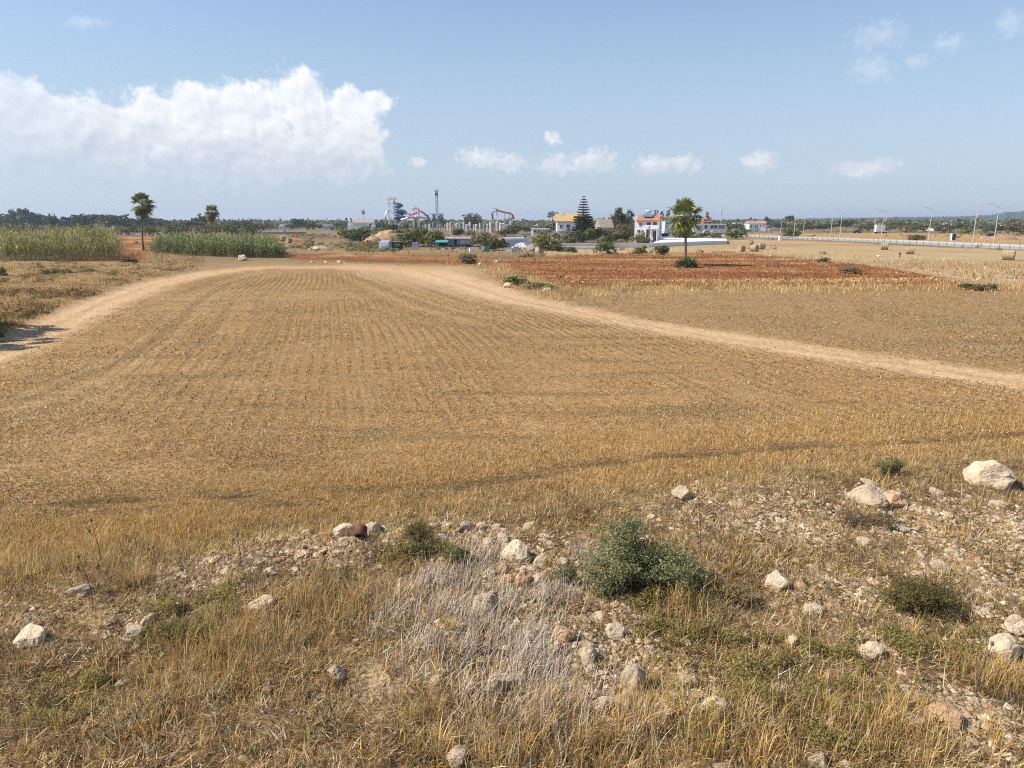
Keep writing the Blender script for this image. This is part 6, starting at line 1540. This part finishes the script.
# ------------------------------------------------------------------ round bales
def bale(px, yb, wpx, rz, label):
    x, y = (float(q) for q in g0(px, yb)); root = empty('hay_bale', (x, y, 0), rz, label=label, cat='hay bale', group='round straw bales in the pale field')
    R = wpx * mpp(y) / 2; Wd = R * 1.9; n = 28; vs = []; fs = []
    prof = [(-Wd / 2, .2), (-Wd / 2, .92), (-Wd / 2 + .08, 1.0), (Wd / 2 - .08, 1.0), (Wd / 2, .92), (Wd / 2, .2)]
    for q, f in prof:
        for i in range(n):
            t = 2 * math.pi * i / n; rr = R * f * (1 + .02 * random.uniform(-1, 1)); vs.append((q, rr * math.cos(t), R * .96 + rr * math.sin(t)))
    for j in range(len(prof) - 1):
        for i in range(n): fs.append((j * n + i, j * n + (i + 1) % n, (j + 1) * n + (i + 1) % n, (j + 1) * n + i))
    fs += [tuple(range(n))[::-1], tuple((len(prof) - 1) * n + i for i in range(n))]
    MB().add(vs, fs).build('straw_roll', M['bale'], root)
    m = MB()
    for q in (-.3, 0, .3): m.tube([(q * Wd, R * 1.005 * math.cos(t), R * .96 + R * 1.005 * math.sin(t)) for t in np.linspace(0, 2 * math.pi, 25)], .012, 4, False)
    m.build('twine', M['wood'], root)
M['bale'] = surf('baled_straw', (.42, .32, .18), .95, .3, 5, .8)
for q in [(741, 251.6, 6.5, .5, 'palest round bale on the left of the cluster by the palm'), (748.5, 248.7, 6.5, .9, 'round bale tilted behind, upper left in the cluster by the palm'), (750.5, 244.6, 4.6, 1.0, 'small round bale farthest back in the cluster by the palm'),
          (754.3, 251.6, 7.0, -1.0, 'dark ended round bale in the middle of the cluster by the palm'), (761, 249.3, 6.5, .2, 'round bale on the right of the cluster by the palm'), (884, 249.7, 7.0, -.4, 'round bale lying by the road left of the box truck lamps'),
          (910, 254.2, 7.5, -.5, 'round bale between the middle lamp post and the red field'), (1008, 260.3, 10.5, -.7, 'largest round bale near the right frame edge, dark end facing right'), (283.5, 240.8, 5, .5, 'brown round bale at the right end of the left cane hedge'), (289, 243, 5, 1.0, 'second brown round bale behind the left cane hedge')]: bale(*q)
def marker():
    x, y = (float(q) for q in g0(899.5, 257.5)); r = empty('field_marker', (x, y, 0), .3, label='small dark marker post in the pale straw left of a bale', cat='post')
    h = float(zat(252.6, y)); MB().tube([(0, 0, -.1), (.03, 0, h)], [.14, .10], 7).build('post', M['wood'], r); MB().box(-.2, .2, -.05, .05, h * .75, h).build('plate', M['dark'], r)
marker()

# ------------------------------------------------------------------ wooded hill far off
def hill():
    nx, ny = 160, 14; px = np.linspace(640, 1500, nx); X, Yv, Zv = [], [], []
    top = np.interp(px, [640, 740, 820, 900, 960, 985, 1005, 1024, 1100, 1300, 1500], [221.0, 219.6, 218.2, 216.8, 216.2, 215.0, 211.5, 210.0, 208.5, 212, 216]) + 1.2
    for j in range(ny):
        t = j / (ny - 1); Y = 2300 + 900 * t
        hh = np.array([max(0.0, float(zat(a, 2600.0))) for a in top]) * np.sin(min(1, t * 1.5) * math.pi / 2) * (1 + .06 * fbm(px * .05, px * 0 + j * .3, 140, 3))
        X.append(np.array([float(xat(a, 221, Y)) for a in px])); Yv.append(np.full(nx, Y)); Zv.append(hh - .5)
    V = np.stack([np.concatenate(X), np.concatenate(Yv), np.concatenate(Zv)], 1); i = np.arange(ny - 1)[:, None] * nx + np.arange(nx - 1)[None]; q = np.stack([i, i + 1, i + nx + 1, i + nx], -1).reshape(-1, 4)
    c = np.tile(np.array([.04, .06, .045]), (len(V), 1)); c = lerp3(c, .6 * sstep(0, .4, fbm(V[:, 0] * .01, V[:, 1] * .01, 141, 3)), (.08, .085, .06))
    link('hill', npmesh('hill', V, [q], M['ground'], c, True, {'fine': np.ones(len(V))}), label='long low wooded hill fading to blue on the right skyline', cat='hill', kind='structure')
    # its wood, one mass
    n = 9000; k = rng.integers(0, len(V), n); b = V[k] + np.stack([rng.uniform(-12, 12, n), rng.uniform(-40, 40, n), rng.uniform(0, 5, n)], 1)
    g = leaves(b, rng.normal(size=(n, 3)) + np.array([0, -.5, .8]), rng.uniform(2.5, 6, n), pick(DKG + BLUG, n, .25), .7)
    link('hill_wood', npmesh('hill_wood', g[0], g[1], M['grass'], g[2]), label='scattered dark wood covering the blue hill on the right skyline', cat='wood', kind='stuff')
hill()
def far_wood():
    # continuous low wood right across the horizon, one mass
    n = 26000; px = rng.uniform(-120, 1150, n); Y = rng.uniform(620, 1100, n); x = xat(px, 224, Y)
    h = 7.0 * (1 + .6 * fbm(x * .02, Y * .02, 150, 3)); z = rng.uniform(0, 1, n) * h
    g = leaves(np.stack([x, Y, z], 1), rng.normal(size=(n, 3)) + np.array([-.3, -.3, .7]), rng.uniform(.8, 2.2, n), pick(DKG + BLUG + OLV, n, .25), .7)
    link('far_wood', npmesh('far_wood', g[0], g[1], M['grass'], g[2]), label='far low wood closing the plain along the whole horizon', cat='wood', kind='stuff')
far_wood()
# ------------------------------------------------------------------ sky, sun, haze, camera
SUN_AZ, SUN_EL = math.radians(-95), math.radians(45)          # azimuth from +y towards +x
sdir = Vector((math.sin(SUN_AZ) * math.cos(SUN_EL), math.cos(SUN_AZ) * math.cos(SUN_EL), math.sin(SUN_EL)))
sl = bpy.data.lights.new('sun', 'SUN'); sl.energy = 5.0; sl.angle = math.radians(.5); sl.color = (1, .95, .87)
so = bpy.data.objects.new('sun', sl); COL.objects.link(so); so.rotation_euler = sdir.to_track_quat('Z', 'Y').to_euler()

def azel(px, py):
    rx, ry, rz = ray(px, py); n = math.sqrt(rx * rx + ry * ry + rz * rz)
    return math.degrees(math.atan2(rx, ry)), math.degrees(math.asin(rz / n))

def world():
    w = bpy.data.worlds.new('World'); scene.world = w; w.use_nodes = True; nt = w.node_tree; nt.nodes.clear()
    out = nt.nodes.new('ShaderNodeOutputWorld')
    sky = nt.nodes.new('ShaderNodeTexSky'); sky.sky_type = 'NISHITA'; sky.sun_disc = False
    sky.sun_elevation = SUN_EL; sky.sun_rotation = SUN_AZ; sky.altitude = 0; sky.air_density = 1.0; sky.dust_density = .6; sky.ozone_density = 1.5
    hs = N(nt, 'ShaderNodeHueSaturation'); hs.inputs['Saturation'].default_value = 1.12
    nt.links.new(sky.outputs[0], hs.inputs['Color'])
    tc = N(nt, 'ShaderNodeTexCoord'); sp = N(nt, 'ShaderNodeSeparateXYZ'); nt.links.new(tc.outputs['Generated'], sp.inputs[0])
    az = mathn(nt, 'MULTIPLY', mathn(nt, 'ARCTAN2', sp.outputs[0], sp.outputs[1]), 180 / math.pi)
    el = mathn(nt, 'MULTIPLY', mathn(nt, 'ARCSINE', sp.outputs[2]), 180 / math.pi)
    # damp sea air: the lowest twenty degrees turn to an even pale blue
    lo = N(nt, 'ShaderNodeMapRange'); lo.interpolation_type = 'SMOOTHSTEP'; lo.inputs[1].default_value = 26; lo.inputs[2].default_value = -1; nt.links.new(el, lo.inputs[0])
    sc_ = N(nt, 'ShaderNodeVectorMath', operation='SCALE'); nt.links.new(hs.outputs[0], sc_.inputs[0]); sc_.inputs[3].default_value = SKY_STRENGTH
    skc = mixc(nt, mathn(nt, 'MULTIPLY', lo.outputs[0], .86), sc_.outputs[0], (.40, .485, .615))
    b1 = N(nt, 'ShaderNodeBackground'); nt.links.new(skc, b1.inputs[0]); b1.inputs[1].default_value = 1.0
    cb = N(nt, 'ShaderNodeCombineXYZ'); nt.links.new(az, cb.inputs[0]); nt.links.new(el, cb.inputs[1]); V = cb.outputs[0]
    def vn(op, a, b):
        n = N(nt, 'ShaderNodeVectorMath', operation=op); nt.links.new(a, n.inputs[0])
        if isinstance(b, tuple): n.inputs[1].default_value = b
        else: nt.links.new(b, n.inputs[1])
        return n
    def field(puffs, sm, vec):
        cur = None
        for (px, py, rx, ry) in puffs:
            a, e = azel(px, py); k = .0775
            d = vn('MULTIPLY', vn('SUBTRACT', vec, (a, e, 0)).outputs[0], (1 / (rx * k), 1 / (ry * k), 0))
            l = N(nt, 'ShaderNodeVectorMath', operation='LENGTH'); nt.links.new(d.outputs[0], l.inputs[0])
            v = mathn(nt, 'SUBTRACT', 1.0, l.outputs['Value'])
            if cur is None: cur = v
            else:
                n = nt.nodes.new('ShaderNodeMath'); n.operation = 'SMOOTH_MAX'; nt.links.new(cur, n.inputs[0]); nt.links.new(v, n.inputs[1]); n.inputs[2].default_value = sm; cur = n.outputs[0]
        return cur
    def smooth(v, a, b):
        n = nt.nodes.new('ShaderNodeMapRange'); n.interpolation_type = 'SMOOTHSTEP'; n.inputs[1].default_value = a; n.inputs[2].default_value = b
        nt.links.new(v, n.inputs[0]); return n.outputs[0]
    warp = N(nt, 'ShaderNodeTexNoise'); warp.inputs['Scale'].default_value = .35; warp.inputs['Detail'].default_value = 3; nt.links.new(V, warp.inputs['Vector'])
    Vw = vn('ADD', V, vn('MULTIPLY', vn('SUBTRACT', warp.outputs['Color'], (.5, .5, .5)).outputs[0], (1.6, 1.1, 0)).outputs[0]).outputs[0]
    na = noise(nt, V, .55, 8, .56, .3)
    off = vn('ADD', V, (-.35, .45, 0)).outputs[0]
    nb = noise(nt, off, .55, 8, .56, .3)
    fine = noise(nt, V, 1.9, 6, .6)
    big = [(28, 108, 52, 34), (-40, 130, 90, 60), (90, 140, 80, 50), (150, 125, 60, 42), (205, 112, 60, 34), (255, 118, 60, 42), (303, 104, 46, 42), (345, 108, 44, 32),
           (372, 102, 30, 15), (352, 138, 50, 32), (318, 136, 44, 28), (220, 155, 120, 45), (330, 160, 72, 30), (372, 164, 30, 16), (60, 175, 150, 45)]
    d = field(big, .25, Vw)
    dn = mathn(nt, 'ADD', d, mathn(nt, 'MULTIPLY', mathn(nt, 'SUBTRACT', na, .5), .75))
    dn = mathn(nt, 'ADD', dn, mathn(nt, 'MULTIPLY', mathn(nt, 'SUBTRACT', fine, .5), .62))
    # rounded cauliflower lobes
    def vor(vec, sc):
        v = N(nt, 'ShaderNodeTexVoronoi'); v.feature = 'SMOOTH_F1'; v.inputs['Scale'].default_value = sc; v.inputs['Smoothness'].default_value = .35; v.inputs['Randomness'].default_value = 1.0
        nt.links.new(vec, v.inputs['Vector']); return v.outputs['Distance']
    lob = mathn(nt, 'ADD', mathn(nt, 'MULTIPLY', vor(Vw, .42), .62), mathn(nt, 'MULTIPLY', vor(Vw, 1.1), .38))
    Vo = vn('ADD', Vw, (-.28, .34, 0)).outputs[0]
    lob2 = mathn(nt, 'ADD', mathn(nt, 'MULTIPLY', vor(Vo, .42), .62), mathn(nt, 'MULTIPLY', vor(Vo, 1.1), .38))
    dn = mathn(nt, 'ADD', dn, mathn(nt, 'MULTIPLY', mathn(nt, 'SUBTRACT', .42, lob), .60))
    a1 = smooth(dn, .11, .48)
    lowfade = smooth(el, azel(200, 214)[1], azel(200, 132)[1])
    a1 = mathn(nt, 'MULTIPLY', a1, mathn(nt, 'MULTIPLY_ADD', lowfade, .88, .06))
    wst = smooth(az, azel(20, 130)[0], azel(170, 130)[0])
    a1 = mathn(nt, 'MULTIPLY', a1, mathn(nt, 'MULTIPLY_ADD', wst, .30, .62))
    small = [(478, 159, 34, 17), (508, 163, 32, 14), (556, 165, 28, 16), (592, 161, 34, 17), (656, 166, 30, 14), (684, 163, 26, 14), (758, 160, 22, 14), (868, 168, 46, 11), (553, 137, 14, 9), (420, 163, 14, 8)]
    ds = field(small, .15, Vw)
    dsn = mathn(nt, 'ADD', ds, mathn(nt, 'MULTIPLY', mathn(nt, 'SUBTRACT', fine, .5), 1.5))
    a2 = mathn(nt, 'MULTIPLY', smooth(dsn, .12, .75), .72)
    wisp = [(878, 36, 34, 20), (874, 70, 26, 15), (918, 62, 14, 10), (1014, 22, 16, 16), (946, 44, 20, 12), (85, 22, 22, 8)]
    dw = field(wisp, .2, Vw)
    dwn = mathn(nt, 'ADD', dw, mathn(nt, 'MULTIPLY', mathn(nt, 'SUBTRACT', fine, .5), 1.7))
    a3 = mathn(nt, 'MULTIPLY', smooth(dwn, .1, 1.0), .22)
    alpha = mathn(nt, 'MAXIMUM', mathn(nt, 'MAXIMUM', a1, a2), a3)
    # relief: the side of each billow turned to the sun is brighter
    rel = mathn(nt, 'MULTIPLY_ADD', mathn(nt, 'ADD', mathn(nt, 'SUBTRACT', na, nb), mathn(nt, 'MULTIPLY', mathn(nt, 'SUBTRACT', lob2, lob), .55)), 2.0, .52, clamp=True)
    hgt = smooth(el, azel(200, 190)[1], azel(200, 95)[1])
    edge = smooth(dn, .95, .2)
    sh = mathn(nt, 'ADD', mathn(nt, 'MULTIPLY', rel, .45), mathn(nt, 'MULTIPLY', mathn(nt, 'MULTIPLY_ADD', edge, .4, hgt), .45), clamp=True)
    cc = ramp(nt, sh, [(.15, (.46, .50, .59)), (.5, (.64, .66, .715)), (.95, (.90, .90, .90))])
    b2 = N(nt, 'ShaderNodeBackground'); nt.links.new(cc, b2.inputs[0]); b2.inputs[1].default_value = 1.0
    mx = N(nt, 'ShaderNodeMixShader'); nt.links.new(alpha, mx.inputs[0]); nt.links.new(b1.outputs[0], mx.inputs[1]); nt.links.new(b2.outputs[0], mx.inputs[2])
    nt.links.new(mx.outputs[0], out.inputs[0])
    w.cycles.sampling_method = 'MANUAL'; w.cycles.sample_map_resolution = 1024
SKY_STRENGTH = .125
world()

def haze():
    m, nt, out = newmat('haze_air')
    v = N(nt, 'ShaderNodeVolumePrincipled'); v.inputs['Color'].default_value = (.74, .83, .98, 1); v.inputs['Density'].default_value = .00020; v.inputs['Anisotropy'].default_value = .2
    nt.links.new(v.outputs[0], out.inputs['Volume'])
    b = MB().box(-4800, 4800, -4700, 4900, -3.0, 48)
    b.build('haze', m, label='thin pale blue haze in the air over the whole plain', cat='haze', kind='stuff')
haze()

cam = bpy.data.cameras.new('camera'); co = bpy.data.objects.new('camera', cam); COL.objects.link(co)
co.location = (0, 0, CAMH); co.rotation_euler = (math.pi / 2 - PITCH, 0, 0)
cam.sensor_width = 36; cam.lens = 36 * F / 1024; cam.clip_start = .1; cam.clip_end = 20000
scene.camera = co
vs = scene.view_settings; vs.view_transform = 'Standard'; vs.look = 'None'; vs.exposure = .33; vs.gamma = 1; vs.use_curve_mapping = False
scene.render.engine = 'CYCLES'
cy = scene.cycles
cy.max_bounces = 5; cy.diffuse_bounces = 2; cy.glossy_bounces = 2; cy.transmission_bounces = 3; cy.volume_bounces = 0; cy.transparent_max_bounces = 6
cy.use_denoising = False; cy.filter_width = 1.1
